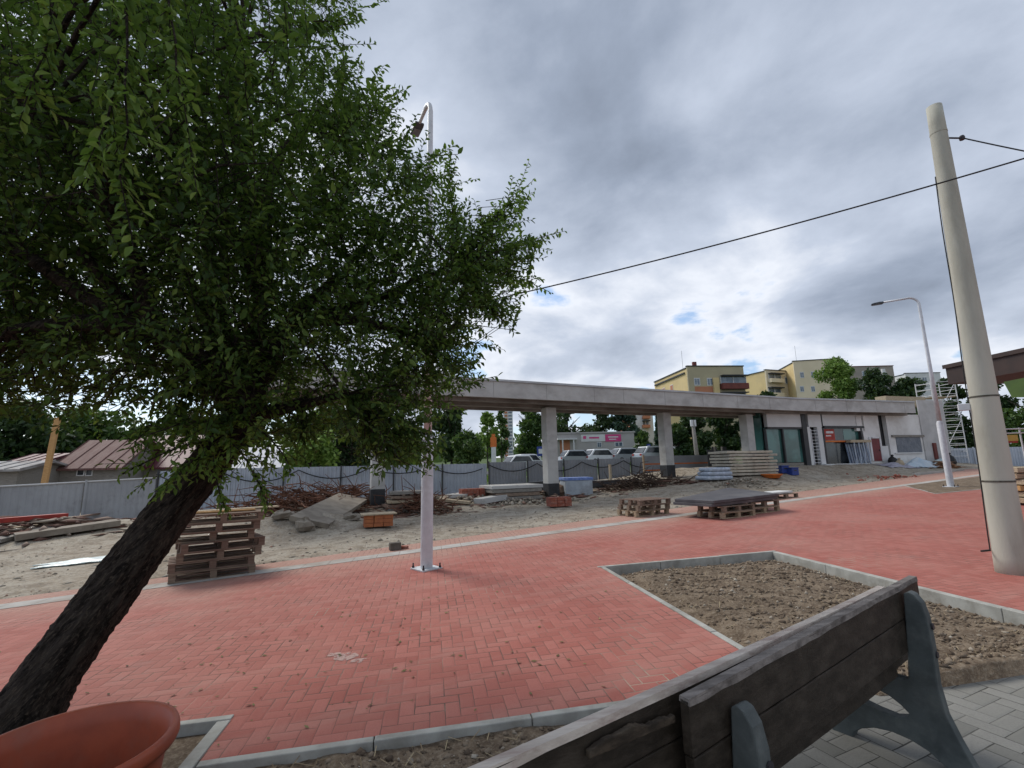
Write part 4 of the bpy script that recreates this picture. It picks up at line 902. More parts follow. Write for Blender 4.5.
for k in range(1, 7):
    o = dup(p0, (pc[0]+offx[k]*math.cos(ang)+random.uniform(-.03, .03), pc[1]+offx[k]*math.sin(ang)+random.uniform(-.04, .04), pz(pc[0], .006)+k*.1455), ang+random.uniform(-.06, .06)+(.12 if k == 3 else 0), 'worn brown pallet, %s of the tall stack under the leaning tree' % ORD[k]); remat(o, pm[k])
zt7 = pz(pc[0])+7*.1455+.012
def plank(name, label, a, b, w_, th, m, cat='board', group=None, roll=0):
    a, b = np.array(a, float), np.array(b, float); d = (b-a); L = np.linalg.norm(d); d /= L; s_ = np.cross(np.array([0, 0, 1.0]), d); s_ /= np.linalg.norm(s_); n_ = np.cross(d, s_)
    s_, n_ = s_*math.cos(roll)+n_*math.sin(roll), n_*math.cos(roll)-s_*math.sin(roll); mb = MB(); q = [a-s_*w_/2, b-s_*w_/2, b+s_*w_/2, a+s_*w_/2]
    mb.hexa([p for p in q], [p+n_*th for p in q]); return tag(mb.build(name, m, None, bevel=min(.006, th*.2), origin=a), label, cat, group)
du = np.array([math.cos(ang), math.sin(ang), 0]); dv = np.array([-math.sin(ang), math.cos(ang), 0]); pc3 = np.array([pc[0], pc[1], zt7])
plank('plank', 'pale loose plank lying across the top of the tall pallet stack', pc3-du*.35+dv*.1, pc3+du*.95+dv*.25, .2, .025, TIMB)
plank('plank', 'long thin plank along the back of the tall pallet stack top', pc3-du*.6-dv*.2, pc3+du*.55-dv*.18, .1, .025, TIMB_O)
# low stack of three in the middle distance
a2 = math.radians(17.5); c2 = G(656, 516)[:2]+np.array([-math.sin(a2), math.cos(a2)])*.5; z2 = float(max(H(*c2)+.05, pz(c2[0], .006)))
q0 = pallet('pallet', 'pale pallet, bottom of the three beside the dark panels', (c2[0], c2[1], z2), a2, PAL2, 'three low pallets')
for k, l in ((1, 'middle of the three'), (2, 'top of the three')):
    o = dup(q0, (c2[0]+.03*k, c2[1]-.02*k, z2+.1455*k), a2+.03*k, 'brown pallet, %s beside the dark panels' % l); remat(o, [PAL2, PAL, PAL3][k])
# dark formwork panels on pallets
qs = [G(674, 500, .44), G(713, 502, .44), G(778, 494.5, .44), G(728, 488.5, .44)]
cen = sum(qs)/4; zt = pz(cen[0], .47)
for f_, l in ((.3, 'bottom brown pallet under the left part of the dark panels'), (.72, 'bottom brown pallet under the right part of the dark panels')):
    p_ = (qs[1]*(1-f_)+qs[2]*f_)*.8+(qs[0]*(1-f_)+qs[3]*f_)*.2; a_ = math.atan2(*(qs[2]-qs[1])[1::-1])
    dup(q0, (p_[0], p_[1], pz(p_[0], .008)), a_, l, 'pallets under the dark panels'); remat(dup(q0, (p_[0]+.03, p_[1]+.02, pz(p_[0], .155)), a_+.04, l.replace('bottom', 'upper'), 'pallets under the dark panels'), PAL)
for k in range(2):
    j = np.array([random.uniform(-.04, .04), random.uniform(-.04, .04)]); mb = MB(); zz_ = pz(cen[0], .318)+.078*k
    mb.hexa([(p[0]+j[0], p[1]+j[1], zz_+.002+SX*(p[0]-cen[0])) for p in qs], [(p[0]+j[0], p[1]+j[1], zz_+.074+SX*(p[0]-cen[0])) for p in qs])
    tag(mb.build('formwork_panel', SHEET, None, bevel=.008, origin=(cen[0], cen[1], zz_)), 'large dark formwork panel, %s one of the two lying on pallets' % ['lower', 'upper'][k], 'panel', 'dark panels stacked on pallets')
p_ = G(787, 499); o = dup(q0, (p_[0], p_[1]+.5, pz(p_[0], .01)), a2, 'small pallet carrying a pale sheet right of the dark panels', 'lone pallets'); remat(o, PAL)
plank('plank', 'pale board lying on the small pallet right of the dark panels', (p_[0]-.6, p_[1]+.2, pz(p_[0], .165)), (p_[0]+.5, p_[1]+.65, pz(p_[0], .17)), .5, .06, PLAS_T)
SLAB = surf('slab_pale', (.5, .455, .365), (.42, .375, .295), 3, .95, bump=.3, bscale=15, dirt=(.3, .26, .2), dscale=3); SLAB2 = surf('slab_grey', (.43, .39, .32), (.35, .315, .255), 3, .95, bump=.3, bscale=15, dirt=(.26, .22, .18), dscale=3)
# stack of pale slabs before the glazed shop
s0 = HG(757, 477); sa = math.radians(8); sn = np.array([-math.sin(sa), math.cos(sa)]); su = np.array([math.cos(sa), math.sin(sa)])
zz_ = float(H(s0[0], s0[1]+.5)); names = ['bottom', 'second', 'third', 'fourth', 'fifth', 'sixth', 'seventh', 'eighth']
hh = (AT(757, 450, s0[1])[2]-zz_)/8
for k in range(8):
    wd = 2.75+random.uniform(-.16, .16); ox = random.uniform(-.09, .09)
    c = s0[:2]+sn*(.75+random.uniform(-.06, .06))+su*(ox-.05); m = MB(); m.box((c[0], c[1], zz_+hh*k+hh*.43), (wd, 1.3, hh*.72), sa+random.uniform(-.02, .02))
    r_ = random.random()
    o = m.build('slab', SLAB if k % 3 else SLAB2, None, bevel=.015, origin=(c[0], c[1], zz_+hh*k)); tag(o, 'pale slab in the tall stack before the glazed shop, %s from the ground' % names[k] if k else 'pale slab at the bottom of the tall stack before the glazed shop', 'slab', 'slabs in the tall stack')
    m = MB()
    for q in (-.36, .3): cc = c+su*q*wd; m.box((cc[0], cc[1], zz_+hh*k+hh*.895), (.1, 1.2, hh*.19), sa)
    m.build('spacer', GREYW, o)
cw = HG(721, 482)+np.array([0, .45, 0]); cw[2] = float(H(cw[0], cw[1])); wp = thing('wrapped_pack', 'low pack of pale blue film wrapped bags left of the tall slab stack', 'bags', cw)
for k in range(3): m = MB(); m.box((cw[0]+random.uniform(-.08, .08), cw[1], cw[2]+.1+.185*k), (1.35-.12*k, .95-.05*k, .18), .12+random.uniform(-.1, .1)); m.build('bag', WRAP, wp, bevel=.07)
heap('earth_heap', 'pile of sandy earth at the foot of the pale slab stack', 'earth', HG(745, 484), (1.6, .7, .3), 160, .07, STONE)
# blue crates
for px, py, l, s_ in ((786, 474, 'blue plastic crate, left one beside the slab stack', .4), (796, 476, 'blue plastic crate, right one beside the slab stack', .36)):
    c = HG(px, py); c[2] = H(c[0], c[1]); t = thing('crate', l, 'crate', c, group=None); m = MB(); m.box(c+(0, .2, .2), (s_, .42, .34)); m.build('bin', BLUEP, t, bevel=.02); m = MB(); m.box(c+(0, .2, .385), (s_+.05, .47, .03)); m.build('rim', BLUEP, t, bevel=.008)
    m = MB(); m.box(c+(0, -.012, .26), (s_*.4, .012, .06)); m.build('grip', DGREY, t)
# small orange handcart basin
c = HG(772, 478); mb = MB(); mb.lathe([(.3, 0), (.42, .16), (.46, .18), (.44, .14), (.28, .02), (0, .02)], 20, c); tag(mb.build('basin', ORANGE, None, smooth=True, origin=c), 'orange plastic basin on the ground before the slab stack', 'basin')
# blue-lidded grey chest by the second column
c0, c1, c2_ = HG(558, 495), HG(571.5, 496), HG(589, 495)
c = (c1+c2_)/2; a_ = math.atan2(*(c2_-c1)[1::-1]); L = np.linalg.norm((c2_-c1)[:2]); cb = np.array([c[0]-math.sin(a_)*.5-.2, c[1]+math.cos(a_)*.5, float(H(c[0], c[1]))])
hb = float(AT(575, 477.5, c[1])[2]-cb[2]); t = thing('storage_chest', 'grey metal chest with a blue lid beside the concrete column', 'chest', cb)
m = MB(); m.box(cb+(0, 0, hb*.42), (1.25, .95, hb*.84), a_+.35); m.build('chest_body', BOXW, t, bevel=.02)
m = MB(); m.box(cb+(0, 0, hb*.92), (1.32, 1.0, hb*.155), a_+.35); m.build('lid', LIDB, t, bevel=.02)
# bricks on small pallets
def brick_stack(label, c, a_, nx_, ny_, nz_, m, s_=(.25, .12, .1), cover=None):
    t = thing('brick_pack', label, 'bricks', c); 
    mb = MB()
    for k in range(nz_):
        for i in range(nx_):
            for j in range(ny_):
                q = np.array([(i-(nx_-1)/2)*s_[0]*1.03+random.uniform(-.006, .006), (j-(ny_-1)/2)*s_[1]*1.04]); mb.box((c[0]+q[0]*math.cos(a_)-q[1]*math.sin(a_), c[1]+q[0]*math.sin(a_)+q[1]*math.cos(a_), c[2]+.03+s_[2]*(k+.5)*1.03), (s_[0]*.97, s_[1]*.96, s_[2]*.96), a_)
    mb.build('brick_course', m, t)
    if cover: mb = MB(); mb.box((c[0], c[1], c[2]+.05+s_[2]*nz_*1.03), (nx_*s_[0]*1.25, ny_*s_[1]*1.2, .03), a_+.04); mb.build('cover_board', cover, t)
def onground(px, py): c = HG(px, py); c[2] = float(H(c[0], c[1])); return c
brick_stack('small stack of orange hollow bricks under a pale board near the lamp', onground(378, 527), .18, 3, 4, 3, surf('hollow_brick', (.42, .15, .06), (.34, .11, .05), 9, .9), cover=TIMB)
brick_stack('red brick stack on the gravel below the blue lidded chest', onground(559, 507), .1, 3, 4, 3, BRICK)
brick_stack('reddish brick pile behind the middle of the site beside slabs', onground(472, 497), .3, 4, 3, 3, BRICK)
# one dark stone block left on the strip
c = G(395, 550); mb = MB(); mb.box((c[0], c[1], c[2]+.075), (.22, .16, .15), .3); tag(mb.build('stone_block', surf('dark_stone', (.1, .085, .07), (.15, .13, .11), 6, .95), None, bevel=.015, origin=c), 'small dark stone block left on the pale paving strip', 'block')
c = G(404, 549); mb = MB(); mb.box((c[0], c[1], c[2]+.03), (.16, .1, .06), -.3); tag(mb.build('brick_piece', BRICK, None, bevel=.01, origin=c), 'broken brick piece next to the dark stone block', 'brick')

# ---------------------------------------------------------------- left half: slabs, beams, brush
def lie(px0, py0, px1, py1, lift=0.02):
    a, b = HG(px0, py0), HG(px1, py1); a[2], b[2] = float(H(a[0], a[1]))+lift, float(H(b[0], b[1]))+lift; return a, b
a, b = lie(14, 541, 118, 526, .02); plank('concrete_beam', 'long pale concrete beam lying on the dirt left of the trunk', a, b, .7, .16, CONC_G, 'beam')
a, b = lie(0, 534, 84, 523.5, .05); plank('timber_board', 'pale long timber board lying on the dirt at far left', a, b, .3, .09, TIMB)
a, b = lie(-8, 545, 66, 527, .03); plank('timber_board', 'dark wet timber board with a pale edge in front of the pale board', a, b, .4, .1, GREYW)
a, b = AT(-12, 524, 15.5), AT(66, 517.5, 17.0); plank('steel_beam', 'red painted steel beam lying before the panel wall at far left', a, b, .22, .13, REDP, 'beam')
a, b = HG(104, 507.5, .1), HG(170, 501.5, .1); plank('steel_beam', 'orange red steel beam lying right behind the leaning trunk', a, b, .22, .12, surf('faded_orange', (.4, .1, .03), (.3, .075, .03), 5, .7), 'beam')
a, b = lie(60, 524, 130, 511, .1); plank('timber_board', 'brown plank on the debris between the two red beams', a, b, .2, .06, PAL3)
heap('wood_debris', 'brown broken wood and wire debris by the grey panel wall', 'debris', np.array([-12.6, 16.4, 0]), (4.2, 1.5, .5), 420, .15, leafmat('debris', [(0, (.06, .035, .025)), (.5, (.16, .08, .06)), (.8, (.26, .2, .16)), (1, (.4, .35, .28))], 0, .95), (2.6, .5, .35))
tarp('plastic_sheet', 'pale green plastic sheet lying on the dirt behind the trunk', onground(98, 561), .55, 1.7, .45, .05, SHEETW, 4)
a, b = lie(308, 528, 352, 508, .05); b[2] += .25; plank('broken_slab', 'tilted broken concrete slab resting on the dirt mound', a+(0, 0, .03), b, 1.05, .13, CONC_G, 'slab', roll=.25)
def rock(label, px, py, s_, m, k):
    c = onground(px, py); r = np.random.default_rng(k); mb = MB(); mb.lathe([(0, -.1), (.8, 0), (1, .3), (.85, .65), (.4, .85), (0, .9)], 9)
    mb.v = [tuple(c+np.array(q)*np.array(s_)*(1+.16*r.normal())) for q in mb.v]; tag(mb.build('concrete_chunk', m, None, origin=c), label, 'rubble')
rock('rounded concrete chunk leaning on the left end of the tilted broken slab', 304, 531, (.24, .2, .34), CONC_G, 3)
rock('low pale concrete chunk below the rusty brush pile', 283, 519, (.34, .26, .24), CONC_G, 4)
rock('brown rubble lump between the tilted slab and the orange bricks', 352, 520, (.24, .2, .2), CONC_G, 6)
def brush(name, label, c, r, n, m, L=(.5, 1.3), kind='stuff'):
    mb = MB(); rr = np.random.default_rng(int(c[1]*7))
    for k in range(n):
        p = np.array(c)+rr.normal(size=3)*np.array([r[0]/2, r[1]/2, 0]); q = math.exp(-((p[0]-c[0])/r[0])**2*1.6-((p[1]-c[1])/r[1])**2*1.6); p[2] = float(H(p[0], p[1]))+r[2]*q*rr.random(); d = rr.normal(size=3)*np.array([1, 1, .32]); d /= np.linalg.norm(d); l = rr.uniform(*L)
        mid = p+d*l*.5+rr.normal(size=3)*.08; e = p+d*l+rr.normal(size=3)*.12; mid[2] = max(mid[2], float(H(mid[0], mid[1]))+.02); e[2] = max(e[2], float(H(e[0], e[1]))+.01); mb.tube([p, mid, e], [.022, .016, .008], 4, cap=False)
    return tag(mb.build(name, m, None, origin=c), label, 'brush', kind=kind)
BRUSHM = surf('rusty_brush', (.17, .075, .045), (.1, .05, .032), 3, .95)
brush('brush_pile', 'heap of rusty brown brushwood before the pale hoarding', onground(290, 512), (2.6, 1.3, 1.0), 420, BRUSHM)
brush('brush_pile', 'brown tangled wire and brush heap before the left column', onground(345, 503), (1.6, .8, .7), 160, BRUSHM)
brush('brush_pile', 'dark brown brush heap in front of the grey hoarding by the striped barrier', onground(642, 487), (1.9, .7, .7), 220, surf('brush_dark', (.07, .045, .03), (.05, .032, .024), 3, .95))
# mixed stack left of the lamp base
c = onground(405, 513); sa2 = .25
for k in range(5):
    m = MB(); m.box((c[0]+random.uniform(-.08, .08), c[1]+.5+random.uniform(-.06, .06), c[2]+.09+k*.15), (1.35+random.uniform(-.15, .1), .9, .1), sa2+random.uniform(-.12, .12)); tag(m.build('old_board', [GREYW, PAL3, TIMB, PAL, GREYW][k], None, bevel=.01, origin=(c[0], c[1], c[2]+k*.15)), 'weathered board, %s in the untidy stack left of the lamp' % ['lowest', 'second', 'third', 'fourth', 'uppermost'][k], 'board', 'boards in the untidy stack')
    m = MB(); m.box((c[0], c[1]+.5, c[2]+.02+k*.15), (1.0, .1, .04), sa2+1.2); m.build('batten', PAL, bpy.context.scene.objects[-1] if False else [o for o in col.objects if o.name.startswith('old_board')][-1])
brush('brush_pile', 'brown brush bundle lying on the right of the untidy board stack', onground(420, 511), (.9, .7, .75), 130, BRUSHM)
# flat slab stacks in the middle
c = onground(515, 501); 
for k in range(4):
    m = MB(); m.box((c[0]+random.uniform(-.12, .12), c[1]+.7, c[2]+.1+k*.15), (2.1+random.uniform(-.2, .2), 1.5, .13), .25+random.uniform(-.1, .1)); tag(m.build('paving_slab', [GREYW, PAL, GREYW, CONC][k], None, bevel=.012, origin=(c[0], c[1], c[2]+k*.15)), 'grey brown slab, %s of the low stack left of the second column' % ['lowest', 'second', 'third', 'uppermost'][k], 'slab', 'slabs of the low middle stack')
for px0, py0, px1, py1, w_, th, m_, l in ((455, 499, 492, 492, .8, .14, CONC, 'flat pale concrete slab on the mound behind the lamp'), (478, 505, 505, 500, .5, .2, CONC, 'short concrete block at the front of the low slab stack'), (520, 494, 556, 491, .5, .5, DGREY, 'long dark kerb block lying before the second column'), (440, 502, 470, 505, .3, .1, TIMB, 'short pale timber at the left of the slab mound'), (590, 488, 640, 486, .3, .3, DGREY, 'dark low beam along the foot of the grey hoarding')):
    a, b = lie(px0, py0, px1, py1, .03); plank('slab' if th > .12 else 'timber_board', l, a, b, w_, th, m_, 'slab' if th > .12 else 'board')
rock('brown earth covered chunk leaning on the second column', 553, 497, (.6, .45, .7), surf('earthy', (.13, .085, .06), (.2, .14, .1), 3, .95), 9)
heap('rubble', 'mixed stone and wood rubble across the middle of the site', 'rubble', HG(500, 503), (4.5, 1.1, .16), 240, .11, STONE)
DEB = bpy.data.materials['debris']
heap('wood_debris', 'broken boards and laths strewn round the second column', 'debris', HG(512, 500)+np.array([0, 1.2, 0]), (4.2, 1.6, .35), 260, .15, DEB, (2.8, .45, .3))
heap('wood_debris', 'brown laths and scraps along the foot of the pale hoarding', 'debris', HG(318, 506)+np.array([0, .5, 0]), (4.5, 1.2, .35), 220, .14, DEB, (2.8, .45, .3))
heap('wood_debris', 'laths and dirt clods beside the orange bricks and the lamp', 'debris', HG(425, 514)+np.array([0, .6, 0]), (2.2, .9, .25), 120, .12, DEB, (2.6, .45, .3))
heap('wood_debris', 'scattered brown scraps before the third column', 'debris', HG(690, 484)+np.array([0, .6, 0]), (4.0, .8, .2), 120, .12, DEB, (2.4, .5, .3))
a, b = lie(611, 487, 611, 487); m = MB(); m.box(a+np.array([0, 0, .5]), (.1, .1, 1.1), .3); tag(m.build('marker_stake', TIMB, None, origin=a), 'pale survey stake standing before the grey hoarding', 'stake')

# ---------------------------------------------------------------- hoardings
def hoarding(name, label, pts, zt, mm, h_=2.0, panel=2.4, cat='fence', postm=DGREY, swag=True, amp=.035, cab=None):
    t = thing(name, label, cat, (pts[0][0], pts[0][1], float(H(*pts[0][:2])))); 
    for a, b in zip(pts[:-1], pts[1:]):
        a, b = np.array(a[:2], float), np.array(b[:2], float); L = np.linalg.norm(b-a); n = max(1, round(L/panel)); d = (b-a)/L; nn = np.array([d[1], -d[0]])
        for k in range(n):
            s0, s1 = L*k/n, L*(k+1)/n; zz_ = zt(a+d*(s0+s1)/2) if callable(zt) else zt; mb = MB(); per = .2; xs_ = []
            q = s0+.015
            while q < s1-.015:
                for f_, o_ in ((0, 0), (.07, 0), (.1, 1), (.17, 1)): 
                    if q+f_ < s1-.015: xs_.append((q+f_, o_))
                q += per
            zb_ = min(float(H(*(a+d*s0))), float(H(*(a+d*s1))))-.1; P = []
            for x_, o_ in xs_: p = a+d*x_+nn*amp*o_; P += [(p[0], p[1], zb_), (p[0], p[1], zz_)]
            mb.add(P, [(2*i, 2*i+2, 2*i+3, 2*i+1) for i in range(len(xs_)-1)]); o = mb.build('panel', mm, t); md = o.modifiers.new('thick', 'SOLIDIFY'); md.thickness = .006
            m = MB(); p = a+d*s0+nn*.08; m.box((p[0], p[1], (zb_+zz_+.06)/2), (.06, .06, zz_+.06-zb_), math.atan2(d[1], d[0])); m.build('post', postm, t)
        if swag:
            m = MB(); st_ = panel*1.25; n2 = max(1, round(L/st_)); P = []
            for k in range(n2):
                s0, s1 = L*k/n2, L*(k+1)/n2; r_ = random.uniform(.28, .55)
                for f_ in np.linspace(0, 1, 11)[:-1]:
                    p = a+d*(s0+(s1-s0)*f_)+nn*.16; zz_ = zt(p) if callable(zt) else zt; P.append((p[0], p[1], zz_-.14-r_*4*f_*(1-f_)))
            m.tube(P, .03, 6); m.build('slung_cable', BLACK, t)
    return t
def xy(px, Y): return AT(px, 470, Y)[:2]
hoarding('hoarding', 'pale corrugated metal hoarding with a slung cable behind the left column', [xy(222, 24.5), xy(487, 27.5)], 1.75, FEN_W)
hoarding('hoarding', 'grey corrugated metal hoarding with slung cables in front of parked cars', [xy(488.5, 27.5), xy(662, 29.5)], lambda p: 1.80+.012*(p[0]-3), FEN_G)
hoarding('panel_wall', 'low blue grey panel wall at far left with a pale capping', [xy(-60, 19.0), xy(0, 20.5), xy(158, 24.0)], lambda p: 1.26+.045*(p[0]+15), FEN_L, panel=2.9, swag=False, postm=FEN_L, amp=.012, cat='wall')
capw = MB(); w0, w1, w2 = xy(-60, 19.0), xy(0, 20.5), xy(158, 24.0)
for a, b in ((w0, w1), (w1, w2)): capw.tube([(a[0], a[1]-.05, 1.28+.045*(a[0]+15)), (b[0], b[1]-.05, 1.28+.045*(b[0]+15))], .035, 6)
capw.build('capping', PLAS_T, [o for o in col.objects if o.name == 'panel_wall'][0])
hoarding('hoarding', 'short pale hoarding stretch seen right of the leaning trunk', [xy(160, 25.5), xy(221, 24.6)], 1.7, FEN_W)
hoarding('hoarding', 'pale hoarding below the scaffold tower at far right', [xy(944, 27.5), xy(1040, 26.5)], lambda p: 2.12, FEN_W, swag=False, postm=FEN_W)
# barrier with orange stripes behind the third column
bf_ = Face(xy(645, 25.6), math.radians(14)); bz = thing('barrier', 'grey site barrier panel with two orange stripes behind the third column', 'barrier', bf_.at(0, float(H(*bf_.P[:2]))))
u1 = bf_.hit(709, 466)[0]; zb_, zt_ = bf_.hit(680, 479)[1]-.1, bf_.hit(677, 455.5)[1]
m = MB(); bf_.bx(0, u1, zb_, zt_, -.05, 0, m); m.build('panel', FEN_G, bz)
for f_ in (.42, .66): m = MB(); bf_.bx(.02, u1-.02, zb_+(zt_-zb_)*f_, zb_+(zt_-zb_)*f_+.07, .002, .012, m); m.build('stripe', ORANGE, bz)
m = MB(); bf_.bx(-.09, -.002, zb_, zt_+.05, -.06, .03, m); m.build('post', PAL2, bz)
# dark boards leaning by the slab stack
bf2 = Face(xy(709, 25.2), math.radians(14)); u1 = bf2.hit(733, 460)[0]
t = thing('board_screen', 'dark upright board screen between the barrier and the slab stack', 'screen', bf2.at(0, float(H(*bf2.P[:2]))))
m = MB(); zt_ = bf2.hit(720, 448)[1]; zb_ = bf2.hit(720, 474)[1]-.2
for k in range(5): bf2.bx(u1*k/5+.01, u1*(k+1)/5-.02, zb_, zt_+random.uniform(-.15, .12), -.05, -.02, m)
m.build('dark_boards', DGREY, t)
for f_ in (.25, .55): m = MB(); bf2.bx(u1*f_, u1*f_+.1, zb_, zt_+.08, .0, .06, m); m.build('post', GREYW, t)

# ================================================================ SCAFFOLD AND RIGHT PAVILION
sb = xy(958, 27.0); zb = float(H(*sb)); st = thing('scaffold_tower', 'white scaffold tower standing beside the right end of the white building', 'scaffold', (sb[0], sb[1], zb))
zt = float(AT(946, 381, 27.0)[2]); sw_, sd_ = 1.75, 1.2; a_ = math.radians(-8)
def sp_(x, y, z): return np.array([sb[0]+x*math.cos(a_)-y*math.sin(a_), sb[1]+x*math.sin(a_)+y*math.cos(a_), z])
for x in (-sw_/2, sw_/2):
    for y in (0, sd_): m = MB(); m.tube([sp_(x, y, zb), sp_(x, y, zt)], .03, 8); m.build('standard', WHITE, st)
n = 13
for y in (0, sd_):
    m = MB()
    for k in range(n): z = zb+.5+(zt-zb-.55)*k/(n-1); m.tube([sp_(-sw_/2, y, z), sp_(sw_/2, y, z)], .021, 6)
    m.build('rungs', WHITE, st)
for x in (-sw_/2, sw_/2):
    m = MB()
    for k in range(n): z = zb+.4+(zt-zb-.55)*k/(n-1); m.tube([sp_(x, 0, z), sp_(x, sd_, z)], .018, 6)
    m.build('side_rungs', WHITE, st)
for k in range(2): m = MB(); z0 = zb+.5+k*(zt-zb)/2.2; m.tube([sp_(-sw_/2, 0, z0), sp_(sw_/2, 0, z0+(zt-zb)/2.3)], .02, 6); m.build('brace', WHITE, st)
m = MB(); c = sp_(0, sd_/2, zt-1.1); m.box(c, (sw_-.1, sd_-.1, .05), a_); m.build('platform', TIMB, st)

ZP = 4.45
A = at_z(945, 366, ZP); B = at_z(1024, 349, ZP); dr_ = (B-A)/np.linalg.norm(B-A); bk = np.array([-dr_[1], dr_[0], 0]); bk = bk if bk[0] > 0 else -bk
A2 = A; B2 = A+dr_*14; FT = .60
pav = thing('pavilion', 'low pavilion with a dark brown roof edge behind the concrete pole', 'building', (A[0]+3, A[1], float(H(A[0], A[1]))))
m = MB(); cs = [A2, B2, B2+bk*6, A2+bk*6]; m.hexa([(c[0], c[1], ZP-FT) for c in cs], [(c[0], c[1], ZP) for c in cs]); m.build('roof', BROWN, pav)
m = MB()
i_ = .05; cs2 = [A2-dr_*i_-bk*i_, B2-bk*i_, B2-bk*.005, A2-dr_*i_-bk*.005]; m.hexa([(c[0], c[1], ZP-.09) for c in cs2], [(c[0], c[1], ZP+.03) for c in cs2]); m.build('roof_trim', BROWN, pav)
for s_ in (1.2, 4.2, 7.4): p = A+dr_*s_+bk*.7; m = MB(); zb = float(H(p[0], p[1])); m.box((p[0], p[1], (zb+ZP-FT)/2-.1), (.2, .2, ZP-FT-zb+.19), math.atan2(dr_[1], dr_[0])); m.build('post', BROWN, pav) if s_ > 2 else None
p = A+bk*4.5; q = B2+bk*4.5; m = MB(); 
m.hexa([(c[0], c[1], .2) for c in (A+dr_*2+bk*4.4, B2+bk*4.4, B2+bk*4.55, A+dr_*2+bk*4.55)], [(c[0], c[1], 1.9) for c in (A+dr_*2+bk*4.4, B2+bk*4.4, B2+bk*4.55, A+dr_*2+bk*4.55)]); m.build('rear_parapet', GREYW, pav)
g0 = AT(1004, 385, 9.6); fg = Face(g0[:2], math.atan2(dr_[1], dr_[0])); u1 = fg.hit(1060, 385)[0]
tag(MB().extr([(.12, fg.hit(1015, 402)[1]+.12), (u1, fg.hit(1015, 402)[1]), (u1, fg.hit(1015, 378)[1]), (0, fg.hit(1015, 380)[1])], fg.at(0, 0, 0), fg.u, (0, 0, 1), fg.n, -.06, 0).build('awning_panel', GREENP, pav), 'green awning panel below the roof')
# red and yellow sign and rail under the pavilion
fs = Face(AT(1001, 440, 14)[:2], math.radians(-20)); z0 = fs.hit(1010, 443)[1]; z1 = fs.hit(1010, 434)[1]
t = thing('railing', 'pale railing with a small red and yellow notice under the brown roof', 'railing', fs.at(0, float(H(*fs.P[:2]))))
for dz in (0, .25): m = MB(); u1 = fs.hit(1040, 430)[0]; zz_ = fs.hit(1010, 429)[1]-dz*.6; m.tube([fs.at(0, zz_), fs.at(u1, zz_)], .025, 6); m.build('rail', WHITE, t)
for uu in (0.0, u1*.5, u1): m = MB(); m.tube([fs.at(uu, float(H(*fs.at(uu, 0)[:2]))-.1), fs.at(uu, fs.hit(1010, 428)[1])], .03, 6); m.build('post', GALV, t)
nt = fs.px(1004, 435, 1017, 441, .03, .045).build('notice', surf('notice_yellow', (.6, .42, .1), (.55, .38, .1), 2, .6), t); fs.px(1004, 441.1, 1017, 443, .03, .046).build('notice_band', REDP, nt)
# timber stack at the right margin
c = np.array([*AT(1036, 488, 9.8)[:2], 0]); c[2] = pz(c[0])
for k in range(6):
    m = MB(); m.box((c[0]+random.uniform(-.05, .05), c[1]+random.uniform(-.05, .05), c[2]+.1+.145*k), (1.6, 1.0, .12), -.2+random.uniform(-.04, .04)); tag(m.build('timber_board', [PAL2, TIMB, TIMB_O, TIMB, PAL2, TIMB][k], None, bevel=.01, origin=(c[0], c[1], c[2]+.03+.145*k)), 'thick timber board behind the concrete pole, %s of its stack' % ['lowest', 'second', 'third', 'fourth', 'fifth', 'topmost'][k], 'board', 'boards behind the pole')
# low walls and kerb line at the far right of the paving
a, b = G(868, 474.5), G(1000, 471); m = MB(); kerb_line(m, (a[0], bound(a[0])+.35), (b[0], bound(b[0])-.4), .12, .1); struct(m.build('far_kerb', STRIP))

# ================================================================ BACKGROUND BUILDINGS
def gable(name, label, px0, px1, pyE, pyR, Y, ang, depth, wm, rm, wins=(), base=None, hip=0.0):
    f = Face(AT(px0, pyE, Y)[:2], ang); u1 = f.hit(px1, pyE)[0]; ze = f.hit((px0+px1)/2, pyE)[1]; zb = float(H(*f.at(u1/2, 0)[:2])) if base is None else base
    zr = ze+ (AT((px0+px1)/2, pyR, Y+depth*.5)[2]-ze); t = thing(name, label, 'house', f.at(u1/2, zb))
    m = MB(); f.bx(0, u1, zb-.3, ze, -depth, 0, m)
    m.extr([(0, ze), (depth, ze), (depth/2, zr-.06)], f.at(.001, 0, 0), -f.n, np.array([0, 0, 1.0]), f.u, 0, u1-.002); m.build('wall', wm, t)
    ov = .35; m = MB(); e = ov*(zr-ze)/(depth/2); th = .12
    m.extr([(-ov, ze-e), (depth/2, zr), (depth+ov, ze-e), (depth+ov, ze-e+th), (depth/2, zr+th), (-ov, ze-e+th)], f.at(0, 0, 0), -f.n, np.array([0, 0, 1.0]), f.u, -ov+hip, u1+ov-hip); rf = m.build('roof', rm, t)
    m = MB(); n = max(3, int(u1/.6))
    for k in range(n+1):
        u = -ov+(u1+2*ov)*k/n; m.tube([f.at(u, ze-e+th+.02, ov), f.at(u, zr+th+.02, -depth/2)], .03, 4)
    m.build('roof_seam', rm, rf)
    for (x0, y0, x1, y1) in wins:
        w_ = f.px(x0, y0, x1, y1, .002, .05).build('window', WHITE, t); xm = (x1-x0)*.14; ym = (y1-y0)*.14; f.px(x0+xm, y0+ym, x1-xm, y1-ym, .051, .06).build('pane', GLASS_D, w_)
    return t, f, u1, ze, zr
gable('house', 'low grey house with a rusty red sheet metal roof at left', 60, 119, 467, 442, 33, .05, 6, GREYW, ROOF_R, [(77, 469, 85, 476), (86, 469, 93, 476)])
gable('house', 'house with a smooth maroon metal roof partly hidden by the leaves', 117, 190, 466, 437, 36, .05, 7, GREYW, ROOF_M)
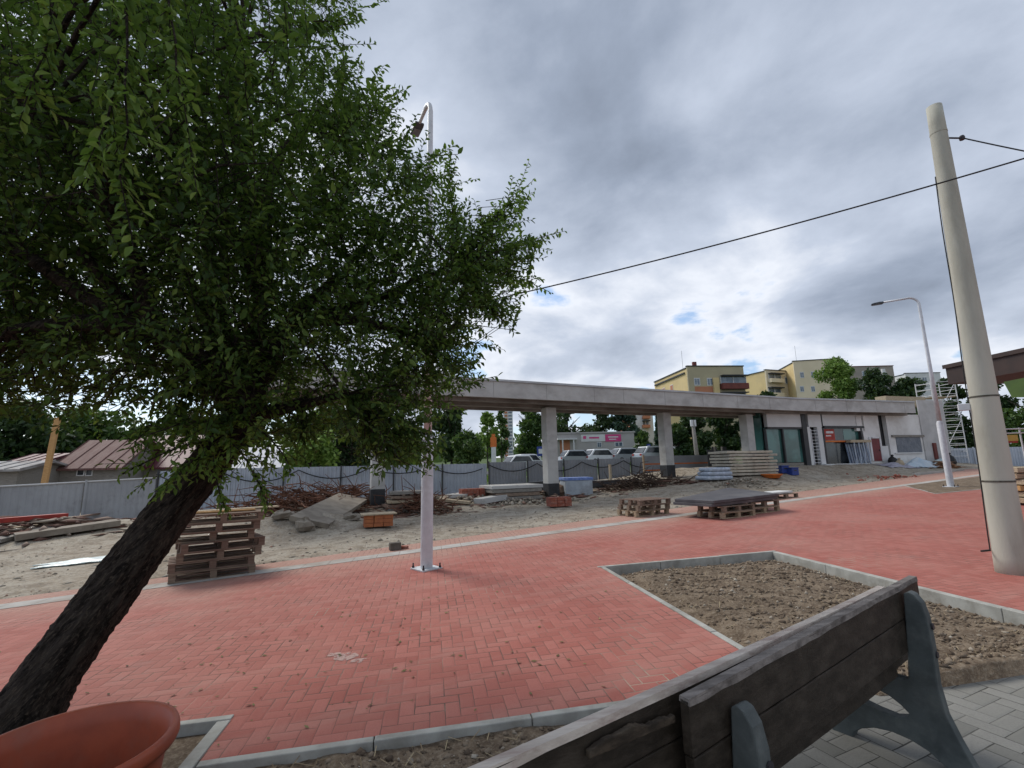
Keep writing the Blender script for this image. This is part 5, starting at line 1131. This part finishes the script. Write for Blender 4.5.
gable('shed', 'low shed with a pale weathered roof at the far left edge', -80, 18, 471, 464, 30, .0, 4, GREYW, ROOF_G, base=-.6)
gable('shed', 'small shed with a dull red roof and pale gable boards behind the low shed', 3, 36, 465, 456, 37, -.3, 4, GREYW, ROOF_M)
gable('house', 'long low building with a pale grey metal roof right of the trunk', 205, 287, 467, 449, 38, .05, 5, BLOCK, ROOF_W, [(230, 468, 238, 474)])
c = AT(46, 480, 27); m = MB(); m.box((c[0], c[1], float(AT(53, 456, 27)[2])-.4), (.22, .16, 4.6), .1, 0, math.radians(3)); tag(m.build('wooden_post', TIMB_O, None, origin=(c[0], c[1], -.5)), 'orange brown upright wooden post in front of the rusty roofed house', 'post')

def block(name, label, px0, px1, pyT, Y, ang, depth, fm, sm, wins=(), balc=(), pipes=(), roofm=DGREY, base=None, sidewins=()):
    f = Face(AT(px0, pyT, Y)[:2], ang); u1 = f.hit(px1, pyT)[0]; zt = f.hit(px0, pyT)[1]; zb = float(H(*f.at(u1/2, 0)[:2]))-.5
    t = thing(name, label, 'apartment block', f.at(u1/2, zb+.5)); m = MB(); f.bx(0, u1, zb, zt, -.4, 0, m); m.build('front_wall', fm, t); m = MB(); f.bx(.002, u1-.002, zb, zt-.35, -depth, -.402, m); m.build('side_wall', sm, t)
    m = MB(); f.bx(-.15, u1+.15, zt+.002, zt+.22, -.55, .15, m); f.bx(-.15, u1+.15, zt-.35+.002, zt-.1, -depth-.15, -.56, m); m.build('roof', roofm, t)
    for (x0, y0, x1, y1) in wins:
        w_ = f.px(x0, y0, x1, y1, .002, .06).build('window', WHITE, t); xm = (x1-x0)*.1; ym = (y1-y0)*.1; xc = (x0+x1)/2; mm = MB(); f.px(x0+xm, y0+ym, xc-xm*.4, y1-ym, .061, .08, mm); f.px(xc+xm*.4, y0+ym, x1-xm, y1-ym, .061, .08, mm); mm.build('pane', GLASS_W, w_)
    for (x0, y0, x1, y1, bm) in balc:
        b = f.px(x0, y0+(y1-y0)*.58, x1, y1, .002, 1.2).build('balcony', bm, t); f.px(x0, y0-.5, x1, y0+.5, .002, 1.25).build('balcony_roof', DGREY, b); f.px(x0+.5, y0+.8, x1-.5, y0+(y1-y0)*.57, .003, .08).build('balcony_door', GLASS_W, b)
        mm = MB(); 
        for q in (x0+.4, (x0+x1)/2, x1-.4): f.px(q-.3, y0+.6, q+.3, y0+(y1-y0)*.57, .085, .16, mm)
        mm.build('balcony_frame', WHITE, b)
    return t, f, u1, zt, zb
CR = math.atan2(-.164, .986)
t, f, u1, zt, zb = block('apartment_block', 'tall yellow apartment block with a shade-coloured front and a red balcony above the canopy', 687, 743, 366.5, 93, CR+.10, 18, YEL_SHADE, YEL_L, [(694, 378, 700, 385.5), (707, 378, 713, 385.5), (694, 396, 700, 403), (707, 396, 713, 403)], [(720, 376, 746, 389.5, BALC), (720, 393, 746, 406, BALC)])
m = MB(); f.px(695, 386.5, 713, 392.5, .003, .03, m); m.build('render_band', ORR, t); m = MB(); f.px(714, 378, 719.6, 420, .003, .5, m); m.build('stair_bay', YEL_L, t)
# windows and roof line of the sunlit gable side
sidef = Face(f.at(0, 0, 0)[:2], f.a+math.pi/2); sidef.n = -f.u; sidef.u = -f.n; sidef.P = f.at(.0, 0, 0)
for uu in (7.5, 12): w_ = sidef.bx(uu, uu+1.6, zt-4.3, zt-2.6, .003, .06); w_ = w_.build('window', WHITE, t); sidef.bx(uu+.15, uu+1.45, zt-4.15, zt-2.75, .061, .08).build('pane', ORR, w_)
m = MB(); sidef.bx(1.2, 17.5, zt-1.35, zt-1.05, .004, .3, m); m.build('side_cornice', DGREY, t)
for uu, h_ in ((2.5, 2.2), (5, 1.4)): m = MB(); p = f.at(3, zt+h_/2-.3, -uu); m.box(p, (.8, .6, h_*.5+.4), f.a); m.build('chimney', BALC, t)
m = MB(); p = f.at(1, zt, -4); m.tube([p, p+(0, 0, 4.5)], .03, 5); m.build('antenna', DGREY, t)
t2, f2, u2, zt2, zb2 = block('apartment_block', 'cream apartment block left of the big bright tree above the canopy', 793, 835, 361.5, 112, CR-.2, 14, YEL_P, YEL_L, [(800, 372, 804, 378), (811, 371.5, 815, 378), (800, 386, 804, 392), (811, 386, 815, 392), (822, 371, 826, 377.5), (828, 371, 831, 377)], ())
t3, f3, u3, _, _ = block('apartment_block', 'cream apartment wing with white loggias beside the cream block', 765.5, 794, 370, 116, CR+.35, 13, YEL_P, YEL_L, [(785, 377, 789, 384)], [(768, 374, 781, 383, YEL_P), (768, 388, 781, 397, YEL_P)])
m = MB(); p = f2.at(2, zt2, -3); m.tube([p, p+(0, 0, 5)], .03, 5); m.build('antenna', DGREY, t2)
block('apartment_block', 'low brownish flat roofed block between the two yellow apartment blocks', 741, 768, 387, 128, CR, 12, ORR, ORR, [(746, 390, 750, 394)])
t4, f4, u4, zt4, _ = block('apartment_block', 'grey brown flat roofed apartment block behind the big bright tree', 846, 893, 367, 125, CR, 14, BLOCK, BLOCK, [(862, 371, 867, 377), (872, 371, 877, 377), (882, 372, 887, 378), (862, 384, 867, 390), (872, 384, 877, 390)], (), roofm=BALC)
block('apartment_block', 'pale grey block with a flat roof behind the trees right of the white chimney', 905, 940, 373.5, 140, CR, 14, PLAS_T, PLAS_T, [(912, 377, 917, 382), (922, 377, 927, 382)])
c = AT(884, 372, 110); m = MB(); zb_ = float(H(c[0], c[1])); m.tube([(c[0], c[1], zb_), (c[0]-.2, c[1], float(AT(881, 369, 110)[2]))], [.7, .5], 12); tag(m.build('chimney_stack', WHITE, None, origin=(c[0], c[1], zb_)), 'slim white chimney stack rising among the dark trees', 'chimney')
# striped tower block far down the street
t5, f5, u5, z5, b5 = block('tower_block', 'narrow white and brown striped tower block far down the street', 503.5, 512.5, 408, 170, CR, 10, PLAS_T, PLAS_T)
m = MB(); n = 16
for k in range(n): z = b5+(z5-b5)*(k+.3)/n; f5.bx(.3, u5*.42, z, z+(z5-b5)/n*.55, .01, .3, m)
m.build('balcony_tier', ORR, t5); m = MB()
for k in range(n): z = b5+(z5-b5)*(k+.3)/n; f5.bx(u5*.52, u5-.3, z, z+(z5-b5)/n*.55, .01, .06, m)
m.build('window_tier', GLASS_W, t5)
t6, f6, u6, z6, b6 = block('apartment_block', 'white and orange apartment block glimpsed below the canopy between trees', 630, 652, 405, 105, CR, 12, PLAS_T, ORR, [(632, 414, 636, 418), (632, 421, 636, 425)], [(642, 412, 649, 419, ORR), (642, 421, 649, 428, ORR)])
# yellow glimpse under the beam
block('apartment_block', 'pale yellow gable wall glimpsed right of the third column under the canopy', 670, 682, 408, 88, CR, 8, YEL_L, YEL_L)
# low shop with banners across the street
t7, f7, u7, z7, b7 = block('retail_building', 'low grey shop building with a white and pink banner across the street', 557, 634, 434, 72, CR+.05, 10, SHOPW, SHOPW, [(597, 442, 601.5, 447.5), (614.5, 442, 623, 446.5)], roofm=SHOPW)
t7['category'] = 'shop'
bn = f7.px(581, 434.6, 605, 441.5, .02, .08).build('banner', PLAS_T, t7); m = MB(); f7.px(583, 436, 586, 439, .081, .09, m); f7.px(589, 437, 599, 438.6, .081, .09, m); m.build('banner_mark', PINK, bn)
bn = f7.px(605.2, 434.4, 621, 441.5, .02, .08).build('banner', PINK, t7); m = MB(); f7.px(608, 436.4, 618, 437.6, .081, .09, m); f7.px(609, 438.8, 616, 439.8, .081, .09, m); m.build('banner_mark', PLAS_T, bn)
m = MB(); f7.px(560, 440, 570, 456, .002, .06, m); m.build('shopfront', ORR, t7); m = MB(); f7.px(557, 438.4, 576, 440, .002, 1.0, m); m.build('porch', WHITE, t7)
for x in (562, 573): m = MB(); f7.px(x-.6, 440.1, x+.6, 458, .85, .98, m); m.build('porch_post', WHITE, t7)

# ================================================================ SIGNS, POSTS, CARS
def post_sign(name, label, px, py0, py1, py2, Y, wpx, m_, cat='sign', face2=None):
    c = AT(px, py0, Y); zb_ = float(H(c[0], c[1])); t = thing(name, label, cat, (c[0], c[1], zb_)); m = MB(); m.tube([(c[0], c[1]+.06, zb_), (c[0], c[1]+.06, c[2])], .05, 8); m.build('post', GALV, t)
    f = Face(c[:2], CR); w_ = wpx/F_PX*Y/2; z1, z0 = float(AT(px, py0, Y)[2]), float(AT(px, py1, Y)[2]); b = f.bx(-w_, w_, z0, z1, -.02, .02).build('sign_board', m_, t, bevel=.01)
    if face2: f.bx(-w_*.55, w_*.55, z0+(z1-z0)*.25, z0+(z1-z0)*.75, .021, .03).build('sign_mark', face2, b)
    return t
post_sign('road_sign', 'blue square road sign by the white parked cars', 540.5, 446.5, 456, 462, 50, 7.5, BLUEP, face2=WHITE)
post_sign('road_sign', 'small blue road sign above the cars right of the shop', 648.5, 444, 450, 462, 55, 4, BLUEP, face2=WHITE)
c = AT(493.5, 458, 56); zb_ = float(H(c[0], c[1])); t = thing('advertising_totem', 'slim orange advertising column with a pale base beside the street', 'sign', (c[0], c[1], zb_)); f = Face(c[:2], CR)
z0, zm, zt = zb_, float(AT(493, 447, 56)[2]), float(AT(493, 434, 56)[2]); f.bx(-.25, .3, z0, zm, -.2, .05).build('totem_base', PLAS_T, t); f.bx(-.34, .38, zm+.002, zt-.4, -.22, .08).build('totem_panel', ORANGE, t); f.bx(-.18, .22, zt-.398, zt, -.2, .06).build('totem_top', ORANGE, t)
a = AT(696.5, 453, 34); b = AT(692.5, 420, 34); m = MB(); zb_ = float(H(a[0], a[1])); m.tube([(a[0]+.1, a[1], zb_), a, b], [.17, .16, .12], 10); t = thing('wooden_pole', 'leaning pale wooden utility pole behind the site before dark trees', 'utility pole', (a[0], a[1], zb_)); m.build('pole', GREYW, t, smooth=True); m = MB(); m.box(b+np.array([0, -.05, -.25]), (.45, .12, .5), .1); m.build('lamp_box', GALV, t)
def car(name, label, loc, rz, m_, group=None, van=0):
    t = thing(name, label, 'car', loc, rz, group, world=False); mb = MB(); top = 1.45+van*.5
    prof_ = [(-2.1, .3), (2.1, .3), (2.15, .6), (2.05, .82), (1.05, .95), (.45, top-.04), (.2, top), (-1.35, top), (-1.85, 1.02), (-2.1, .95), (-2.16, .6)]
    mb.extr(prof_, (0, 0, 0), (1, 0, 0), (0, 0, 1), (0, 1, 0), -.86, .86); mb.build('body', m_, t, bevel=.07)
    for s_ in (-1, 1):
        g = MB(); g.extr([(.9, .98), (.36, top-.13), (-1.25, top-.13), (-1.62, 1.02)], (0, s_*.862, 0), (1, 0, 0), (0, 0, 1), (0, s_, 0), 0, .01); g.build('side_window', GLASS_D, t)
    g = MB(); g.hexa([(.52, -.7, top-.14), (1.0, -.74, 1.0), (1.0, .74, 1.0), (.52, .7, top-.14)], [(.57, -.7, top-.12), (1.05, -.74, 1.02), (1.05, .74, 1.02), (.57, .7, top-.12)]); g.build('windscreen', GLASS_D, t)
    g = MB(); g.hexa([(-1.44, -.68, top-.12), (-1.84, -.74, 1.04), (-1.84, .74, 1.04), (-1.44, .68, top-.12)], [(-1.5, -.68, top-.1), (-1.9, -.74, 1.06), (-1.9, .74, 1.06), (-1.5, .68, top-.1)]); g.build('rear_window', GLASS_D, t)
    for x in (-1.3, 1.35):
        for s_ in (-1, 1):
            g = MB(); g.tube([(x, s_*.70, .32), (x, s_*.885, .32)], .32, 18); wl = g.build('wheel', BLACK, t); g = MB(); g.tube([(x, s_*.886, .32), (x, s_*.9, .32)], .19, 12); g.build('rim', GALV, wl)
    for s_ in (-1, 1): g = MB(); g.box((2.1, s_*.62, .7), (.12, .36, .16)); g.build('headlight', LENS, t); g = MB(); g.box((-2.12, s_*.66, .82), (.1, .28, .2)); g.build('tail_light', REDP, t)
    return t
def cpos(px, Y): c = AT(px, 460, Y); return (c[0], c[1], float(H(c[0], c[1]))+.06)
c0 = car('parked_car', 'white parked car with its front turned left beside the blue road sign', cpos(515, 50), math.radians(200), CAR_W, van=.4)
def cdup(px, Y, rz, m_, label):
    o = dup(c0, cpos(px, Y), math.radians(rz), label)
    for ch in o.children:
        if ch.name.startswith('body'): ch.material_slots[0].link = 'OBJECT'; ch.material_slots[0].material = m_
    return o
cdup(530, 52, 10, CAR_W, 'white parked car between the blue sign and the other white car')
cdup(578, 50, 5, CAR_S, 'silver parked car just right of the second canopy column')
cdup(591, 52, -20, CAR_D, 'dark parked car in front of the shop, left of the bright one')
cdup(602, 50, 10, CAR_W, 'white parked car in front of the pink banner shop')
cdup(617, 53, 185, CAR_D, 'dark parked car below the pink banner')
cdup(629, 50, 5, CAR_S, 'silver parked car at the right end of the shop')
cdup(655, 46, 10, CAR_S, 'silver parked car left of the third canopy column')
cdup(682, 47, 188, CAR_D, 'dark parked car behind the barrier right of the third column')

# ================================================================ BACKGROUND TREES
def bgtree(label, px, pyt, pyb, wpx, Y, m_, n=2600, leaf=.24, kind='round', seed=0, name='tree', zbase=None):
    r = np.random.default_rng(seed+int(px*10)); c = AT(px, pyt, Y); top = c[2]; zlow = AT(px, pyb, Y)[2]; g = float(H(c[0], c[1])) if zbase is None else zbase; zlow = max(zlow, g+.3)
    W = wpx/F_PX*Y*1.03/2; Hh = top-zlow; t = thing(name, label, 'tree' if name != 'shrub' else 'shrub', (c[0], c[1], g))
    nb = 16 if kind != 'spruce' else 0; Q = []
    if kind == 'spruce':
        k = n; f = r.random(k)**.75; rad = W*(1-f)*(.55+.45*r.random(k)**.5)*(.85+.25*np.sin(f*40+r.random()*6)); a = r.uniform(0, 6.28, k)
        P = np.stack([c[0]+rad*np.cos(a), c[1]+rad*np.sin(a), zlow+Hh*f-rad*.25], -1)
    else:
        cl = []
        for k in range(nb):
            f = r.random(); env = math.sin(math.pi*min(.97, max(.06, f*.86+.1)))**.7 if kind == 'round' else (.5+.5*math.sin(math.pi*f))*(1-.45*f); a = r.uniform(0, 6.28); q = r.random()**.5*W*.72*env
            cl.append((c[0]+q*math.cos(a), c[1]+q*math.sin(a), zlow+Hh*(.1+.78*f), W*r.uniform(.22, .42)))
        cl.append((c[0], c[1], top-W*.25, W*.28)); cl = np.array(cl); ci = r.integers(0, len(cl), n); d = r.normal(size=(n, 3)); d /= np.linalg.norm(d, axis=1)[:, None]; rad = cl[ci, 3]*(.55+.5*r.random(n)); P = cl[ci, :3]+d*rad[:, None]*np.array([1, 1, .8]); P = P+r.normal(size=P.shape)*leaf*.5
        P[:, 2] = np.clip(P[:, 2], zlow-.2, top+leaf)
    u = r.normal(size=P.shape); u /= np.linalg.norm(u, axis=1)[:, None]; v = np.cross(u, r.normal(size=P.shape)); v /= np.linalg.norm(v, axis=1)[:, None]; s_ = (leaf*r.uniform(.55, 1.3, len(P)))[:, None]
    V = np.stack([P-u*s_, P-v*s_*.5, P+u*s_, P+v*s_*.5], 1); npmesh('crown', V, 4, m_, t)
    m = MB(); tr = max(.12, W*.06); m.tube([(c[0], c[1], g-.2), (c[0], c[1], g+(top-g)*.4), (c[0]+.1, c[1], g+(top-g)*.85)], [tr, tr*.7, tr*.2], 8)
    for k in range(5): a = r.uniform(0, 6.28); z = g+(top-g)*r.uniform(.3, .6); m.tube([(c[0], c[1], z), (c[0]+W*.6*math.cos(a), c[1]+W*.6*math.sin(a), z+Hh*.22)], [tr*.5, tr*.12], 5)
    m.build('trunk', BARK, t); return t
T = [
 ('dark green leafy tree behind the hoarding just right of the near lamp', 452, 386, 468, 62, 38, FOL_D, 6500, .2, 'round'),
 ('low dark bushy tree behind the bend of the pale hoarding', 468, 430, 470, 40, 33, FOL_M, 4200, .15, 'round'),
 ('bright green bush behind the pale hoarding left of the left column', 312, 428, 472, 58, 34, FOL_L, 4200, .17, 'round'),
 ('dark green bush just left of the left column', 352, 424, 472, 58, 36, FOL_D, 4500, .19, 'round'),
 ('light green tree seen behind the hoarding between column and lamp', 402, 425, 468, 46, 40, FOL_L, 3500, .2, 'round'),
 ('dark spreading tree behind the rusty roofed house', 95, 415, 470, 110, 52, FOL_M, 5000, .32, 'round'),
 ('dark tall tree behind the low sheds at far left', 15, 405, 470, 110, 46, FOL_D, 5000, .32, 'round'),
 ('dark tree behind the maroon roofed house', 185, 410, 470, 100, 56, FOL_D, 4500, .34, 'round'),
 ('broad tree behind the pale roofed long building', 255, 405, 470, 90, 60, FOL_D, 4200, .34, 'round'),
 ('yellow green tree beside the orange advertising column', 487, 412, 456, 24, 84, FOL_L, 2400, .34, 'round'),
 ('mid green tree just left of the striped tower block', 501, 410, 458, 16, 92, FOL_M, 1800, .34, 'round'),
 ('big mid green street tree left of the second column', 531, 398, 459, 44, 66, FOL_M, 5500, .3, 'round'),
 ('dark tree standing directly behind the second column', 566, 396, 455, 50, 88, FOL_D, 4200, .4, 'round'),
 ('dark broad conifer dark tree behind the left part of the shop', 596, 400, 450, 46, 92, FOL_D, 4200, .4, 'round'),
 ('dark tree behind the right part of the pink banner shop', 622, 404, 450, 40, 90, FOL_B, 3600, .4, 'round'),
 ('small round bright tree at the right corner of the shop', 642, 431, 458, 24, 60, FOL_M, 3000, .2, 'round'),
 ('blue green spruce left of the third column', 657, 412, 460, 17, 64, FOL_B, 2600, .26, 'spruce'),
 ('dark green tree right of the third column under the canopy', 690, 404, 462, 48, 46, FOL_D, 6000, .24, 'round'),
 ('low dark bush right of the third column before the yellow gable', 677, 424, 464, 34, 44, FOL_D, 4500, .2, 'round'),
 ('dark tree behind the leaning wooden pole', 722, 402, 462, 50, 50, FOL_D, 6000, .26, 'round'),
 ('dark tree filling the gap left of the glazed shop', 757, 400, 462, 44, 44, FOL_D, 5500, .22, 'round'),
 ('large bright green tree rising above the white building roof', 835, 357, 412, 54, 66, FOL_L, 7500, .26, 'round'),
 ('dark olive tree right of the large bright tree above the roof', 872, 368, 412, 50, 60, FOL_D, 5000, .26, 'round'),
 ('dark spreading tree right of the white chimney stack', 905, 377, 415, 52, 58, FOL_D, 5000, .26, 'round'),
 ('small dark bushy treetop just above the canopy below the cream blocks', 765, 392, 412, 26, 70, FOL_D, 2600, .26, 'round'),
 ('dark tree directly behind the scaffold tower', 945, 378, 455, 60, 42, FOL_D, 7000, .2, 'round'),
 ('dark green tree between the scaffold tower and the concrete pole', 985, 376, 455, 62, 38, FOL_D, 7000, .2, 'round'),
 ('mid green tree behind the pavilion posts at the right edge', 1030, 380, 460, 80, 34, FOL_M, 7000, .18, 'round'),
 ('tall mid green tree behind the crown of the leaning tree', 330, 395, 470, 80, 62, FOL_M, 4200, .34, 'round'),
]
for i, (l, px, a, b, w_, Y, m_, n, lf, k) in enumerate(T): bgtree(l, px, a, b, w_, Y, m_, n, lf, k, i)
# far wooded horizon
n = 9000; X_ = RNG.uniform(-420, 420, n); P = np.stack([X_, 240+RNG.uniform(0, 60, n), 0*X_], -1); P[:, 2] = H(P[:, 0], P[:, 1])+RNG.random(n)*(9+3*np.sin(X_*.05)+2*np.sin(X_*.17))
u = RNG.normal(size=P.shape)*1.6; v = RNG.normal(size=P.shape)*1.3
fw = npmesh('distant_woods', np.stack([P-u, P-v, P+u, P+v], 1), 4, FOL_M); tag(fw, 'far dark line of woods along the horizon', 'woods', kind='stuff')
# grass verge before the street trees
n = 5000; X_ = RNG.uniform(-6, 22, n); Y_ = RNG.uniform(40, 48, n); P = np.stack([X_, Y_, H(X_, Y_)], -1); u = RNG.normal(size=P.shape)*.05; v = np.array([0, 0, .22])+RNG.normal(size=P.shape)*.06
gv = npmesh('grass', np.stack([P-u, P+u, P+v], 1), 3, FOL_L); tag(gv, 'green grass verge behind the hoarding', 'grass', kind='stuff')
